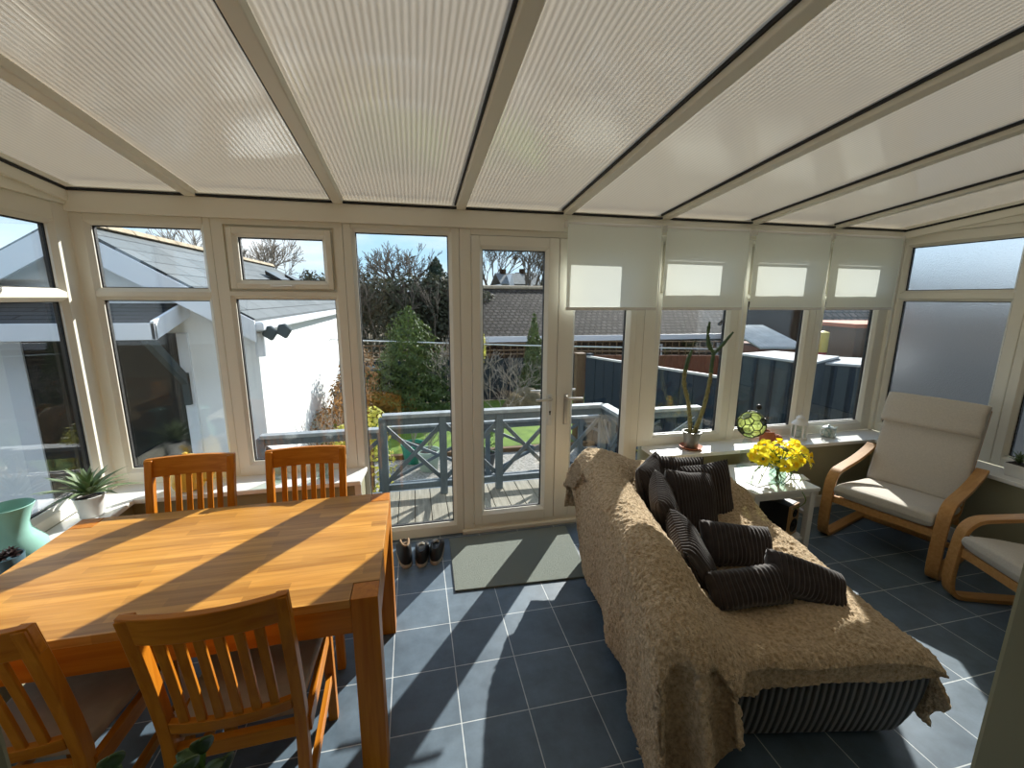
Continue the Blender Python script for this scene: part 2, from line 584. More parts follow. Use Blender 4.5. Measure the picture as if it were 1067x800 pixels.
def tag(o, label=None, cat=None, group=None, kind=None):
    if label: o['label'] = label
    if cat: o['category'] = cat
    if group: o['group'] = group
    if kind: o['kind'] = kind
    return o
def thing(name, label, cat, loc=(0, 0, 0), rotz=0.0, group=None, kind=None):
    o = bpy.data.objects.new(name, None)
    o.empty_display_size = 0.1
    COL.objects.link(o)
    o.location = loc
    o.rotation_euler.z = rotz
    return tag(o, label, cat, group, kind)
def struct(o, label=None, cat=None):
    o['kind'] = 'structure'
    if label: o['label'] = label
    if cat: o['category'] = cat
    return o
def copy_tree(o, label=None, loc=None, rotz=None, parent=None):
    c = o.copy()
    COL.objects.link(c)
    if parent is not None: c.parent = parent
    if label: c['label'] = label
    if loc is not None: c.location = loc
    if rotz is not None: c.rotation_euler.z = rotz
    for ch in [x for x in o.children]:
        copy_tree(ch, parent=c)
    return c
def smoothpath(pts, n=6):
    """Catmull-Rom through 2D/3D points"""
    pts = [Vector(p) for p in pts]
    out = []
    for i in range(len(pts) - 1):
        p0 = pts[max(i - 1, 0)]; p1 = pts[i]; p2 = pts[i + 1]; p3 = pts[min(i + 2, len(pts) - 1)]
        for k in range(n):
            t = k / n
            out.append(0.5 * ((2 * p1) + (p2 - p0) * t + (2 * p0 - 5 * p1 + 4 * p2 - p3) * t * t + (3 * p1 - p0 - 3 * p2 + p3) * t ** 3))
    out.append(pts[-1])
    return out

# ================================================================== ROOM
XL, XR, YF = -1.81, 4.0, 2.96
def zr(y): return 2.27 + 0.10 * (YF - y)

b = MB().box(-1.95, 4.15, -0.1, 3.06, -0.12, 0.0)
b.box(-2.4, 3.4, -3.3, -0.1, -0.12, 0.0)
struct(b.build('floor', M['floor']))

# dwarf walls under the sills, olive paint
b = MB().box(XL - 0.12, -0.365, 2.76, 3.05, 0, 0.545)
struct(b.build('wall_far', M['olive'], bevel=0.003))
b = MB().box(1.745, XR + 0.12, 2.76, 3.05, 0, 0.545)
struct(b.build('wall_far', M['olive'], bevel=0.003))
b = MB().box(XL - 0.12, -1.63, 0.3, 2.76, 0, 0.545)
struct(b.build('wall_left', M['olive'], bevel=0.003))
b = MB().box(3.78, XR + 0.12, 0.3, 2.76, 0, 0.545)
struct(b.build('wall_right', M['olive'], bevel=0.003))
# house wall with the doorway the camera stands in
b = MB()
b.box(-1.95, -0.308, -0.1, 0.295, 0, 2.75)
b.box(0.692, 4.15, -0.1, 0.295, 0, 2.75)
b.box(-0.308, 0.692, -0.1, 0.295, 2.12, 2.75)
struct(b.build('wall_back', M['backwall']))
for i_, (xa, xb) in enumerate(((-0.308, -0.268), (0.652, 0.692))):
    struct(MB().box(xa, xb, -0.12, 0.30, 0, 2.12).build('trim_%d' % (11 + i_), M['jamb'], bevel=0.006), 'grey-green lining of the doorway the view is taken from')
b = MB()
b.box(-2.45, -2.35, -3.3, -0.1, 0, 2.5)
b.box(3.35, 3.45, -3.3, -0.1, 0, 2.5)
b.box(-2.45, 3.45, -3.4, -3.3, 0, 2.5)
b.box(-2.45, 3.45, -3.4, -0.1, 2.5, 2.6)
struct(b.build('wall_inside', M['roompaint']))

# skirting boards
b = MB().box(1.76, 3.78, 2.742, 2.76, 0, 0.10)
struct(b.build('baseboard_far', M['white'], bevel=0.003))
b = MB().box(3.762, 3.78, 0.32, 2.742, 0, 0.10)
struct(b.build('baseboard_right', M['white'], bevel=0.003))

# sills
b = MB().prism([(XL, 2.97), (-0.345, 2.97), (-0.365, 2.725), (-1.60, 2.725), (-1.60, 0.3), (XL, 0.3)], 0.545, 0.575)
struct(b.build('trim_1', M['sill'], bevel=0.006), 'white window sill along the left and far left walls')
b = MB().prism([(1.73, 2.97), (XR, 2.97), (XR, 0.3), (3.75, 0.3), (3.75, 2.725), (1.725, 2.725)], 0.545, 0.575)
struct(b.build('trim_2', M['sill'], bevel=0.006), 'white window sill along the far right and right walls')
# white end post under the sill end by the door
b = MB().box(-0.405, -0.365, 2.745, 2.76, 0, 0.545)
struct(b.build('trim_3', M['white'], bevel=0.003))

# ---- windows
def ring(mb, x0, x1, z0, z1, wd, y0, y1, wt=None, wb=None):
    wt = wt or wd; wb = wb or wd
    mb.box(x0, x0 + wd, y0, y1, z0, z1)
    mb.box(x1 - wd, x1, y0, y1, z0, z1)
    mb.box(x0 + wd, x1 - wd, y0, y1, z0, z0 + wb)
    mb.box(x0 + wd, x1 - wd, y0, y1, z1 - wt, z1)
def chamfer(mb, x0, x1, z0, z1, wd, y0, y1):
    """sloping glazing bead inside an opening"""
    o = [(x0, z0), (x1, z0), (x1, z1), (x0, z1)]
    i = [(x0 + wd, z0 + wd), (x1 - wd, z0 + wd), (x1 - wd, z1 - wd), (x0 + wd, z1 - wd)]
    vs = [(a, y0, c) for a, c in o] + [(a, y1, c) for a, c in i] + [(a, y1 + 0.012, c) for a, c in i]
    fs = []
    for k in range(4):
        j = (k + 1) % 4
        fs.append((k, j, 4 + j, 4 + k)); fs.append((4 + k, 4 + j, 8 + j, 8 + k))
    mb.add(vs, fs)
WN = [0]
def window(label, loc, rotz, x0, x1, z0, z1, openings, stile=None):
    """openings: list of (x0,x1,z0,z1,kind) glass extents, bottom to top; kind: clear / frosted / sash"""
    WN[0] += 1
    root = thing('window_%d' % WN[0], label, None, loc, rotz, kind='structure')
    fr = MB(); bead = MB(); gas = MB()
    ops = []
    for (a, c, e, g, kind) in openings:
        k = 0.068 if kind.startswith('sash') else 0.02
        ops.append((a - k, c + k, e - k, g + k))
    left = min(o[0] for o in ops); right = max(o[1] for o in ops)
    D0, D1 = 0.0, 0.075
    fr.box(x0, left, D0, D1, z0, z1); fr.box(right, x1, D0, D1, z0, z1)
    zz = z0
    for o in sorted(ops, key=lambda o: o[2]):
        fr.box(left, right, D0, D1, zz, o[2]); zz = o[3]
        if o[0] > left: fr.box(left, o[0], D0, D1, o[2], o[3])
        if o[1] < right: fr.box(o[1], right, D0, D1, o[2], o[3])
    fr.box(left, right, D0, D1, zz, z1)
    fr.build('frame', M['upvc'], root, bevel=0.004)
    for o, (a, c, e, g, kind) in zip(ops, openings):
        if kind.startswith('sash'):
            s = MB()
            s0 = 0.052
            ring(s, a - s0, c + s0, e - s0, g + s0, s0 - 0.02, -0.014, 0.06)
            so_ = s.build('sash', M['upvc'], root, bevel=0.004)
            s2 = MB(); chamfer(s2, a - 0.022, c + 0.022, e - 0.022, g + 0.022, 0.022, -0.012, 0.012)
            s2.build('bead', M['upvc'], so_)
            # gap round the sash
            s3 = MB(); ring(s3, a - 0.068, c + 0.068, e - 0.068, g + 0.068, 0.016, 0.02, 0.06)
            s3.build('seal', M['upvc'], root)
            h = MB()
            mx_ = (a + c) / 2 + 0.03
            h.box(mx_ - 0.035, mx_ + 0.035, -0.024, -0.012, e - 0.046, e - 0.028)
            h.box(mx_ - 0.10, mx_ + 0.02, -0.040, -0.026, e - 0.044, e - 0.030)
            h.box(mx_ - 0.01, mx_ + 0.01, -0.03, -0.02, e - 0.044, e - 0.030)
            h.build('handle', M['white'], so_, bevel=0.004)
        else:
            s2 = MB(); chamfer(s2, a - 0.021, c + 0.021, e - 0.021, g + 0.021, 0.021, 0.0, 0.022)
            s2.build('bead', M['upvc'], root)
        gk = MB(); ring(gk, a - 0.004, c + 0.004, e - 0.004, g + 0.004, 0.009, 0.036, 0.058)
        gk.build('gasket', M['gasket'], root)
        p = MB().box(a - 0.003, c + 0.003, 0.040, 0.056, e - 0.003, g + 0.003)
        p.build('pane', M['frosted'] if 'frosted' in kind else M['pane'], root)
    return root

ZS = 0.576
FAR = (0, YF, 0)
TOPW = 2.165
window('far window nearest the left corner, tall lower pane and short fixed top pane', FAR, 0, XL, -1.128, ZS, TOPW,
       [(-1.727, -1.187, 0.672, 1.695, 'clear'), (-1.727, -1.187, 1.765, 2.105, 'clear')])
window('far window with an opening top light and white handle', FAR, 0, -1.126, -0.407, ZS, TOPW,
       [(-1.046, -0.477, 0.665, 1.705, 'clear'), (-0.997, -0.527, 1.818, 2.066, 'sash')])
window('floor-length fixed far window beside the double doors', FAR, 0, -0.405, 0.311, 0.0, TOPW,
       [(-0.335, 0.241, 0.09, 2.118, 'clear')])
window('far window behind the tall cactus plant', FAR, 0, 1.683, 2.488, ZS, TOPW,
       [(1.835, 2.40, 0.655, 1.705, 'clear'), (1.86, 2.35, 1.815, 2.066, 'sash')])
window('far window between the cactus plant and the white lantern', FAR, 0, 2.49, 3.226, ZS, TOPW,
       [(2.583, 3.133, 0.66, 1.705, 'clear'), (2.62, 3.10, 1.815, 2.066, 'sash')])
window('far window nearest the right corner above the small teapot', FAR, 0, 3.228, XR, ZS, TOPW,
       [(3.325, 3.852, 0.665, 1.705, 'clear'), (3.36, 3.815, 1.815, 2.066, 'sash')])
# right wall: local x runs towards the camera
RT = (XR, YF, 0)
window('frosted window beside the far right corner behind the armchair', RT, -PI / 2, 0.0, 0.845, ZS, 2.24,
       [(0.065, 0.755, 0.66, 1.715, 'frosted'), (0.065, 0.755, 1.80, 2.145, 'frosted')])
for k in (1, 2):
    window('frosted right wall window nearer the house', RT, -PI / 2, 0.847 + (k - 1) * 0.90, 0.847 + k * 0.90 - 0.002, ZS, 2.24,
           [(0.92 + (k - 1) * 0.90, 0.92 + (k - 1) * 0.90 + 0.755, 0.66, 1.715, 'frosted'), (0.92 + (k - 1) * 0.90, 0.92 + (k - 1) * 0.90 + 0.755, 1.80, 2.145, 'frosted')])
# left wall: local x runs away from the camera
LT = (XL, 0.35, 0)
for k in range(3):
    lab = 'left wall window beside the spiky potted plant' if k == 2 else 'left wall window nearer the house'
    a = 0.0 + k * 0.87
    window(lab, LT, PI / 2, a, a + 0.868, ZS, 2.20,
           [(a + 0.07, a + 0.868 - 0.128, 0.655, 1.687, 'clear'), (a + 0.07, a + 0.868 - 0.128, 1.757, 2.086, 'clear')])

# closing pieces above / behind
b = MB().box(XL - 0.1, XR + 0.1, 2.935, 3.045, 2.165, 2.275)
struct(b.build('trim_4', M['upvc_beam'], bevel=0.004), 'white eaves beam over the far windows')
for (sx, nm, zb) in ((XL - 0.06, 'trim_5', 2.20), (XR - 0.015, 'trim_6', 2.24)):
    b = MB().prism([(0.3, zb), (2.97, zb), (2.97, zr(2.97)), (0.3, zr(0.3) + 0.0)], sx, sx + 0.075, 'x')
    struct(b.build(nm, M['upvc_beam'], bevel=0.003), 'sloping white beam over the side windows')
for (sx, nm) in ((XL - 0.015, 'trim_7'), (XR - 0.03, 'trim_8')):
    b = MB().prism([(0.3, zr(0.3) - 0.055), (2.95, zr(2.95) - 0.055), (2.95, zr(2.95)), (0.3, zr(0.3))], sx, sx + 0.045, 'x')
    struct(b.build(nm, M['upvc_beam'], bevel=0.003))
# corner posts
b = MB().box(XL - 0.08, XL + 0.006, 2.954, 3.04, ZS, 2.2)
struct(b.build('trim_9', M['upvc'], bevel=0.012, seg=3), 'white corner post between left and far windows')
b = MB().box(XR - 0.03, XR + 0.08, 2.93, 3.04, ZS, 2.2)
struct(b.build('trim_10', M['upvc'], bevel=0.012, seg=3), 'white corner post between far and right windows')

# ---- double doors
d = thing('door_1', 'white glazed double doors to the garden deck', None, (0, YF, 0), 0, kind='structure')
b = MB()
b.box(0.313, 0.388, 0, 0.075, 0, TOPW); b.box(1.612, 1.681, 0, 0.075, 0, TOPW)
b.box(0.388, 1.612, 0, 0.075, 2.126, TOPW); b.box(0.388, 1.612, 0, 0.075, 0, 0.055)
b.box(0.30, 1.70, -0.03, 0.0, 0, 0.028)
b.build('frame', M['upvc'], d, bevel=0.004)
def leaf(x0, x1, gx0, gx1, hx, sgn):
    l = MB()
    z0, z1, gz0, gz1 = 0.058, 2.122, 0.153, 2.038
    l.box(x0, gx0 - 0.02, -0.012, 0.058, z0, z1); l.box(gx1 + 0.02, x1, -0.012, 0.058, z0, z1)
    l.box(gx0 - 0.02, gx1 + 0.02, -0.012, 0.058, z0, gz0 - 0.02); l.box(gx0 - 0.02, gx1 + 0.02, -0.012, 0.058, gz1 + 0.02, z1)
    lo = l.build('door_leaf', M['upvc'], d, bevel=0.004)
    s = MB(); chamfer(s, gx0 - 0.021, gx1 + 0.021, gz0 - 0.021, gz1 + 0.021, 0.021, -0.012, 0.016); s.build('bead', M['upvc'], lo)
    g = MB(); ring(g, gx0 - 0.004, gx1 + 0.004, gz0 - 0.004, gz1 + 0.004, 0.009, 0.03, 0.05); g.build('gasket', M['gasket'], lo)
    MB().box(gx0 - 0.003, gx1 + 0.003, 0.033, 0.048, gz0 - 0.003, gz1 + 0.003).build('pane', M['pane'], lo)
    h = MB()
    h.box(hx - 0.016, hx + 0.016, -0.024, -0.012, 0.80, 1.035)
    hp = h.build('handle_plate', M['white' if sgn < 0 else 'steel'], lo, bevel=0.006)
    h = MB()
    h.tube([(hx, -0.02, 1.005), (hx, -0.06, 1.005)], 0.010, 10)
    h.tube([(hx, -0.058, 1.005), (hx + sgn * 0.02, -0.064, 1.005), (hx + sgn * 0.115, -0.060, 1.002)], [0.010, 0.0105, 0.009], 10)
    h.tube([(hx, 0.058, 1.035), (hx, 0.10, 1.035), (hx + sgn * 0.115, 0.10, 1.035)], 0.010, 10)
    h.build('handle', M['steel'], lo)
    if sgn < 0:
        k = MB(); k.ball((hx, -0.0245, 0.905), 0.008, 10, 6, (1, 0.3, 1)); k.box(hx - 0.004, hx + 0.004, -0.0262, -0.024, 0.882, 0.905)
        k.build('keyhole', M['black'], lo)
leaf(0.391, 0.999, 0.467, 0.906, 0.952, -1)
leaf(1.003, 1.609, 1.136, 1.543, 1.075, 1)

# ---- roof of ribbed sheets between rafters
RX = [-1.2, -0.418, 0.325, 1.043, 1.782, 2.53, 3.29]
ce = thing('ceiling', 'sloping roof of ribbed translucent sheets between white rafters', None, (0, 0, 0), 0, kind='structure')
edges = [XL - 0.06] + RX + [XR + 0.06]
for a, c in zip(edges[:-1], edges[1:]):
    s = MB()
    y0, y1 = 0.25, 3.10
    s.add([(a, y0, zr(y0) + 0.035), (c, y0, zr(y0) + 0.035), (c, y1, zr(y1) + 0.035), (a, y1, zr(y1) + 0.035)], [(0, 1, 2, 3)])
    s.build('roof_sheet', M['poly'], ce)
for x in RX:
    s = MB(); g = MB()
    for (wb, wt, dz0, dz1) in ((0.056, 0.070, 0.0, 0.034),):
        y0, y1 = 0.28, 2.98
        vs = []
        for y in (y0, y1):
            vs += [(x - wb / 2, y, zr(y) + dz0), (x + wb / 2, y, zr(y) + dz0), (x + wt / 2, y, zr(y) + dz1), (x - wt / 2, y, zr(y) + dz1)]
        s.add(vs, [(0, 1, 2, 3), (7, 6, 5, 4), (0, 4, 5, 1), (1, 5, 6, 2), (2, 6, 7, 3), (3, 7, 4, 0)])
        for sg in (-1,):
            xs = x + sg * (wt / 2 + 0.003)
            vs = []
            for y in (y0, y1 - 0.05):
                vs += [(xs - 0.005, y, zr(y) + 0.022), (xs + 0.005, y, zr(y) + 0.022), (xs + 0.005, y, zr(y) + 0.034), (xs - 0.005, y, zr(y) + 0.034)]
            g.add(vs, [(0, 1, 2, 3), (7, 6, 5, 4), (0, 4, 5, 1), (1, 5, 6, 2), (2, 6, 7, 3), (3, 7, 4, 0)])
        # cap above the sheets
        vs = []
        for y in (y0, 3.1):
            vs += [(x - 0.03, y, zr(y) + 0.037), (x + 0.03, y, zr(y) + 0.037), (x + 0.025, y, zr(y) + 0.065), (x - 0.025, y, zr(y) + 0.065)]
        s.add(vs, [(0, 1, 2, 3), (7, 6, 5, 4), (0, 4, 5, 1), (1, 5, 6, 2), (2, 6, 7, 3), (3, 7, 4, 0)])
    ra = s.build('rafter', M['upvc_beam'], ce, bevel=0.004)
    g.build('gasket', M['gasket'], ra)
for (xa, xb) in ((XL - 0.06, XL + 0.035), (XR - 0.035, XR + 0.06)):
    s = MB().prism([(0.28, zr(0.28)), (3.0, zr(3.0)), (3.0, zr(3.0) + 0.013), (0.28, zr(0.28) + 0.013)], xa, xb, 'x')
    s.build('edge_gasket', M['gasket'], ce)
    s = MB().prism([(0.28, zr(0.28) + 0.0135), (3.0, zr(3.0) + 0.0135), (3.0, zr(3.0) + 0.0345), (0.28, zr(0.28) + 0.0345)], xa - 0.005, xb + 0.008, 'x')
    s.build('edge_bar', M['upvc_beam'], ce)
s = MB().box(XL - 0.05, XR + 0.05, 2.93, 3.06, 2.288, zr(3.06) + 0.034)
s.build('eaves_bar', M['upvc_beam'], ce)
s = MB().box(XL, XR, 2.925, 2.95, 2.277, 2.2875)
s.box(XL - 0.05, XR + 0.05, 2.96, 3.08, 2.277, 2.2875)
s.build('eaves_gasket', M['gasket'], ce)

# ---- roller blinds
bl = [(592, 689), (695.5, 781), (789.5, 866.5), (871.5, 942)]
labs = ['cream roller blind hanging over the right-hand door leaf', 'cream roller blind over the window behind the tall cactus',
        'cream roller blind over the window above the terracotta clog', 'cream roller blind beside the far right corner']
YB = 2.87
for (p0, p1), lab in zip(bl, labs):
    x0 = onY(p0, 238, YB).x; x1 = onY(p1, 246, YB).x
    xc = (x0 + x1) / 2; hw = (x1 - x0) / 2
    zt = 2.205; zb = onY((p0 + p1) / 2, 320.5, YB).z
    r = thing('roller_blind', lab, 'blind', (xc, YB, zt), 0, 'cream roller blinds over the far windows')
    s = MB()
    s.grid(lambda u, v: (-hw + 2 * hw * u, 0.004 * math.sin(v * 5 + u * 3), -v * (zt - zb)), 8, 16)
    s.build('fabric', M['blind'], r, fixn=False)
    MB().tube([(-hw - 0.004, 0.025, 0.0), (hw + 0.004, 0.025, 0.0)], 0.022, 16).build('roller', M['white'], r)
    MB().box(-hw, hw, -0.006, 0.006, -(zt - zb) - 0.018, -(zt - zb) + 0.004).build('bottom_bar', M['white'], r, bevel=0.004)
    for sx in (-hw - 0.003, hw + 0.003):
        MB().box(sx - 0.004, sx + 0.004, -0.01, 0.06, -0.02, 0.022).build('bracket', M['white'], r, bevel=0.002)
    c = MB()
    c.tube([(hw + 0.006, 0.0, 0), (hw + 0.005, -0.004, -0.8), (hw + 0.012, 0.0, -0.88), (hw + 0.02, 0.004, -0.8), (hw + 0.016, 0.02, 0)], 0.0018, 5)
    c.build('pull_cord', M['white'], r)

# ================================================================== FURNITURE
# ---- dining table
TX0, TX1, TY0, TY1, TZ = -1.459, -0.148, 1.335, 2.135, 0.75
LEG = 0.086
cx, cy = (TX0 + TX1) / 2, (TY0 + TY1) / 2
hx, hy = (TX1 - TX0) / 2, (TY1 - TY0) / 2
t = thing('dining_table', 'large oak butcher-block dining table with thick square legs flush with the top corners', 'table', (cx, cy, 0))
g_ = 0.0022
poly = [(-hx + LEG + g_, -hy), (hx - LEG - g_, -hy), (hx - LEG - g_, -hy + LEG + g_), (hx, -hy + LEG + g_), (hx, hy - LEG - g_), (hx - LEG - g_, hy - LEG - g_),
        (hx - LEG - g_, hy), (-hx + LEG + g_, hy), (-hx + LEG + g_, hy - LEG - g_), (-hx, hy - LEG - g_), (-hx, -hy + LEG + g_), (-hx + LEG + g_, -hy + LEG + g_)]
MB().prism(poly, TZ - 0.03, TZ).build('tabletop', M['tabletop'], t, bevel=0.0015)
MB().box(-hx + LEG - 0.004, hx - LEG + 0.004, -hy + LEG - 0.01, hy - LEG + 0.01, TZ - 0.034, TZ - 0.0305).build('underlay', M['black'], t)
for sx in (-1, 1):
    for sy in (-1, 1):
        x0 = sx * (hx - LEG / 2); y0 = sy * (hy - LEG / 2)
        MB().box(x0 - LEG / 2, x0 + LEG / 2, y0 - LEG / 2, y0 + LEG / 2, 0, TZ).build('leg', M['oak_z'], t, bevel=0.002)
for sy in (-1, 1):
    y0 = sy * (hy - 0.012)
    MB().box(-hx + LEG, hx - LEG, y0 - 0.012, y0 + 0.012, TZ - 0.125, TZ - 0.0305).build('apron', M['oak_x'], t, bevel=0.0015)
for sx in (-1, 1):
    x0 = sx * (hx - 0.012)
    MB().box(x0 - 0.012, x0 + 0.012, -hy + LEG, hy - LEG, TZ - 0.125, TZ - 0.0305).build('apron', M['oak_y'], t, bevel=0.0015)

# ---- dining chairs (sitter faces local +y)
M['seatpad'] = mat('beige_seat_leather', (0.40, 0.31, 0.22), 0.55, var=0.08, scale=20)
def post_path(z):
    """local y of the raked rear post at height z"""
    if z < 0.45: return -0.195 - 0.045 * (1 - z / 0.45) ** 1.5
    return -0.195 - 0.085 * ((z - 0.45) / 0.48) ** 1.25
def make_chair(label):
    r = thing('dining_chair', label, 'chair', (0, 0, 0), 0, 'oak dining chairs round the table')
    for sx in (-1, 1):
        s = MB(); n = 14
        vs = []
        for i in range(n + 1):
            z = 0.93 * i / n
            xx = sx * (0.172 + 0.006 * (z / 0.93))
            yy = post_path(z)
            d = 0.019 if z > 0.3 else 0.021
            for ax, ay in ((-0.0165, -d), (0.0165, -d), (0.0165, d), (-0.0165, d)): vs.append((xx + ax, yy + ay, z))
        fs = [(3, 2, 1, 0), (n * 4, n * 4 + 1, n * 4 + 2, n * 4 + 3)]
        for i in range(n):
            for k in range(4):
                k2 = (k + 1) % 4
                fs.append((i * 4 + k, i * 4 + k2, i * 4 + 4 + k2, i * 4 + 4 + k))
        s.add(vs, fs, True)
        s.build('rear_post', M['oak_z'], r, bevel=0.003, angle=30)
    for sx in (-1, 1):
        x0 = sx * 0.188
        MB().box(x0 - 0.018, x0 + 0.018, 0.18, 0.216, 0, 0.43).build('leg', M['oak_z'], r, bevel=0.003)
        MB().box(x0 - 0.011, x0 + 0.011, -0.19, 0.185, 0.375, 0.43).build('side_rail', M['oak_y'], r, bevel=0.002)
        MB().box(x0 - 0.010, x0 + 0.010, -0.205, 0.19, 0.19, 0.225).build('stretcher', M['oak_y'], r, bevel=0.002)
    MB().box(-0.172, 0.172, 0.19, 0.212, 0.375, 0.43).build('front_rail', M['oak_x'], r, bevel=0.002)
    MB().box(-0.172, 0.172, -0.205, -0.18, 0.38, 0.43).build('back_rail', M['oak_x'], r, bevel=0.002)
    def bow(x): return -0.030 * (1 - (x / 0.19) ** 2)
    def rail(z0, z1, hw, th):
        s = MB(); n = 14; vs = []; fs = []
        for i in range(n + 1):
            x = -hw + 2 * hw * i / n
            for z, sgn in ((z0, -1), (z0, 1), (z1, 1), (z1, -1)):
                vs.append((x, post_path(z) + bow(x) + sgn * th / 2, z))
        for i in range(n):
            for k in range(4):
                k2 = (k + 1) % 4
                fs.append((i * 4 + k, i * 4 + k2, i * 4 + 4 + k2, i * 4 + 4 + k))
        fs += [(3, 2, 1, 0), (n * 4, n * 4 + 1, n * 4 + 2, n * 4 + 3)]
        return s.add(vs, fs, True)
    rail(0.845, 0.935, 0.196, 0.024).build('top_rail', M['oak_x'], r, bevel=0.003, angle=30)
    rail(0.50, 0.54, 0.158, 0.022).build('lower_rail', M['oak_x'], r, bevel=0.002, angle=30)
    for k in range(6):
        x = -0.116 + 0.232 * k / 5
        s = MB(); vs = []; fs = []; n = 8
        for i in range(n + 1):
            z = 0.53 + 0.325 * i / n
            yy = post_path(z) + bow(x)
            for ax, ay in ((-0.0125, -0.006), (0.0125, -0.006), (0.0125, 0.006), (-0.0125, 0.006)): vs.append((x + ax, yy + ay, z))
        for i in range(n):
            for kk in range(4):
                k2 = (kk + 1) % 4
                fs.append((i * 4 + kk, i * 4 + k2, i * 4 + 4 + k2, i * 4 + 4 + kk))
        fs += [(3, 2, 1, 0), (n * 4, n * 4 + 1, n * 4 + 2, n * 4 + 3)]
        s.add(vs, fs, True).build('slat', M['oak_z'], r, bevel=0.002, angle=30)
    s = MB().prism([(-0.168, -0.178), (0.168, -0.178), (0.180, 0.0), (0.198, 0.222), (-0.198, 0.222), (-0.180, 0.0)], 0.43, 0.468)
    s.build('seat', M['seatpad'], r, bevel=0.014, seg=3)
    return r
ch = make_chair('oak dining chair on the near side of the table, whole slatted back in view')
ch.location = (-0.565, 1.425, 0); ch.rotation_euler.z = R(2)
copy_tree(ch, 'oak dining chair at the near left table corner, cut off by the photo edge', (-1.115, 1.44, 0), R(-3))
copy_tree(ch, 'oak dining chair on the window side of the table in front of the yellow teapot', (-1.105, 2.075, 0), PI + R(1))
copy_tree(ch, 'oak dining chair on the window side of the table nearest the double doors', (-0.577, 2.085, 0), PI)

# ---- sofa
M['cord'] = mat('charcoal_corduroy', (0.035, 0.035, 0.036), 0.9, sheen=0.3)
def corduroy(name, col, scale, axis='X', sheen=0.35, col2=None):
    mt = mat(name, col, 0.9, sheen=sheen)
    n = mt.node_tree; b = bsdf_of(mt)
    tcn = n.nodes.new('ShaderNodeTexCoord')
    wv = n.nodes.new('ShaderNodeTexWave')
    wv.bands_direction = axis
    wv.inputs['Scale'].default_value = scale
    wv.inputs['Distortion'].default_value = 0.5
    wv.inputs['Detail Scale'].default_value = 1.5
    n.links.new(tcn.outputs['Object'], wv.inputs['Vector'])
    bp = n.nodes.new('ShaderNodeBump')
    bp.inputs['Strength'].default_value = 0.9
    bp.inputs['Distance'].default_value = 0.012
    n.links.new(wv.outputs['Fac'], bp.inputs['Height'])
    n.links.new(bp.outputs[0], b.inputs['Normal'])
    r_ = n.nodes.new('ShaderNodeValToRGB')
    r_.color_ramp.elements[0].color = (col[0] * 0.35, col[1] * 0.35, col[2] * 0.35, 1)
    r_.color_ramp.elements[1].color = (*(col2 or tuple(c * 1.3 for c in col)), 1)
    n.links.new(wv.outputs['Fac'], r_.inputs[0])
    n.links.new(r_.outputs[0], b.inputs['Base Color'])
    return mt
M['sofacord'] = corduroy('charcoal_ribbed_upholstery', (0.050, 0.050, 0.048), 11.0, 'X')
M['cushcord'] = corduroy('dark_brown_ribbed_cushion', (0.050, 0.040, 0.038), 10.0, 'X', 0.45)
SO, SR = (0.88, 1.19, 0), R(-11)
sf = thing('sofa', 'charcoal ribbed sofa mostly hidden under a fluffy tan throw', 'sofa', SO, SR)
s = MB()
# base with a rounded, inward-tapering near end
def taper(mb, x0, x1, y0, y1, z0, z1, inset, n=6):
    vs = []; fs = []
    for i in range(n + 1):
        t_ = i / n
        k = inset * (1 - t_) ** 2
        z = z0 + (z1 - z0) * t_
        vs += [(x0 + k, y0 + k, z), (x1 - k, y0 + k, z), (x1 - k, y1 - k, z), (x0 + k, y1 - k, z)]
    for i in range(n):
        for k in range(4):
            k2 = (k + 1) % 4
            fs.append((i * 4 + k, i * 4 + k2, i * 4 + 4 + k2, i * 4 + 4 + k))
    fs += [(3, 2, 1, 0), (n * 4, n * 4 + 1, n * 4 + 2, n * 4 + 3)]
    mb.add(vs, fs, True)
taper(s, -0.07, 1.0, 0.0, 1.40, 0.022, 0.34, 0.05)
s.build('base', M['sofacord'], sf, bevel=0.02, seg=3, angle=60)
MB().box(0.12, 0.995, 0.01, 1.2, 0.30, 0.405).build('seat_cushion', M['sofacord'], sf, bevel=0.04, seg=4)
MB().prism([(-0.07, 0.30), (0.20, 0.30), (0.16, 0.50), (0.08, 0.63), (0.0, 0.69), (-0.06, 0.66), (-0.09, 0.52)], 0.10, 1.38, 'y').build('backrest', M['sofacord'], sf, bevel=0.02, seg=3)
MB().prism([(0.10, 0.30), (0.98, 0.30), (0.97, 0.42), (0.88, 0.52), (0.6, 0.565), (0.25, 0.60), (0.10, 0.60)], 1.21, 1.39, 'y').build('armrest', M['sofacord'], sf, bevel=0.03, seg=3)
for (x, y) in ((0.07, 0.14), (0.86, 0.14), (0.07, 1.26), (0.86, 1.26)):
    MB().lathe([(0.02, 0), (0.026, 0.024)], 14, (x, y, 0)).build('foot', M['black'], sf)

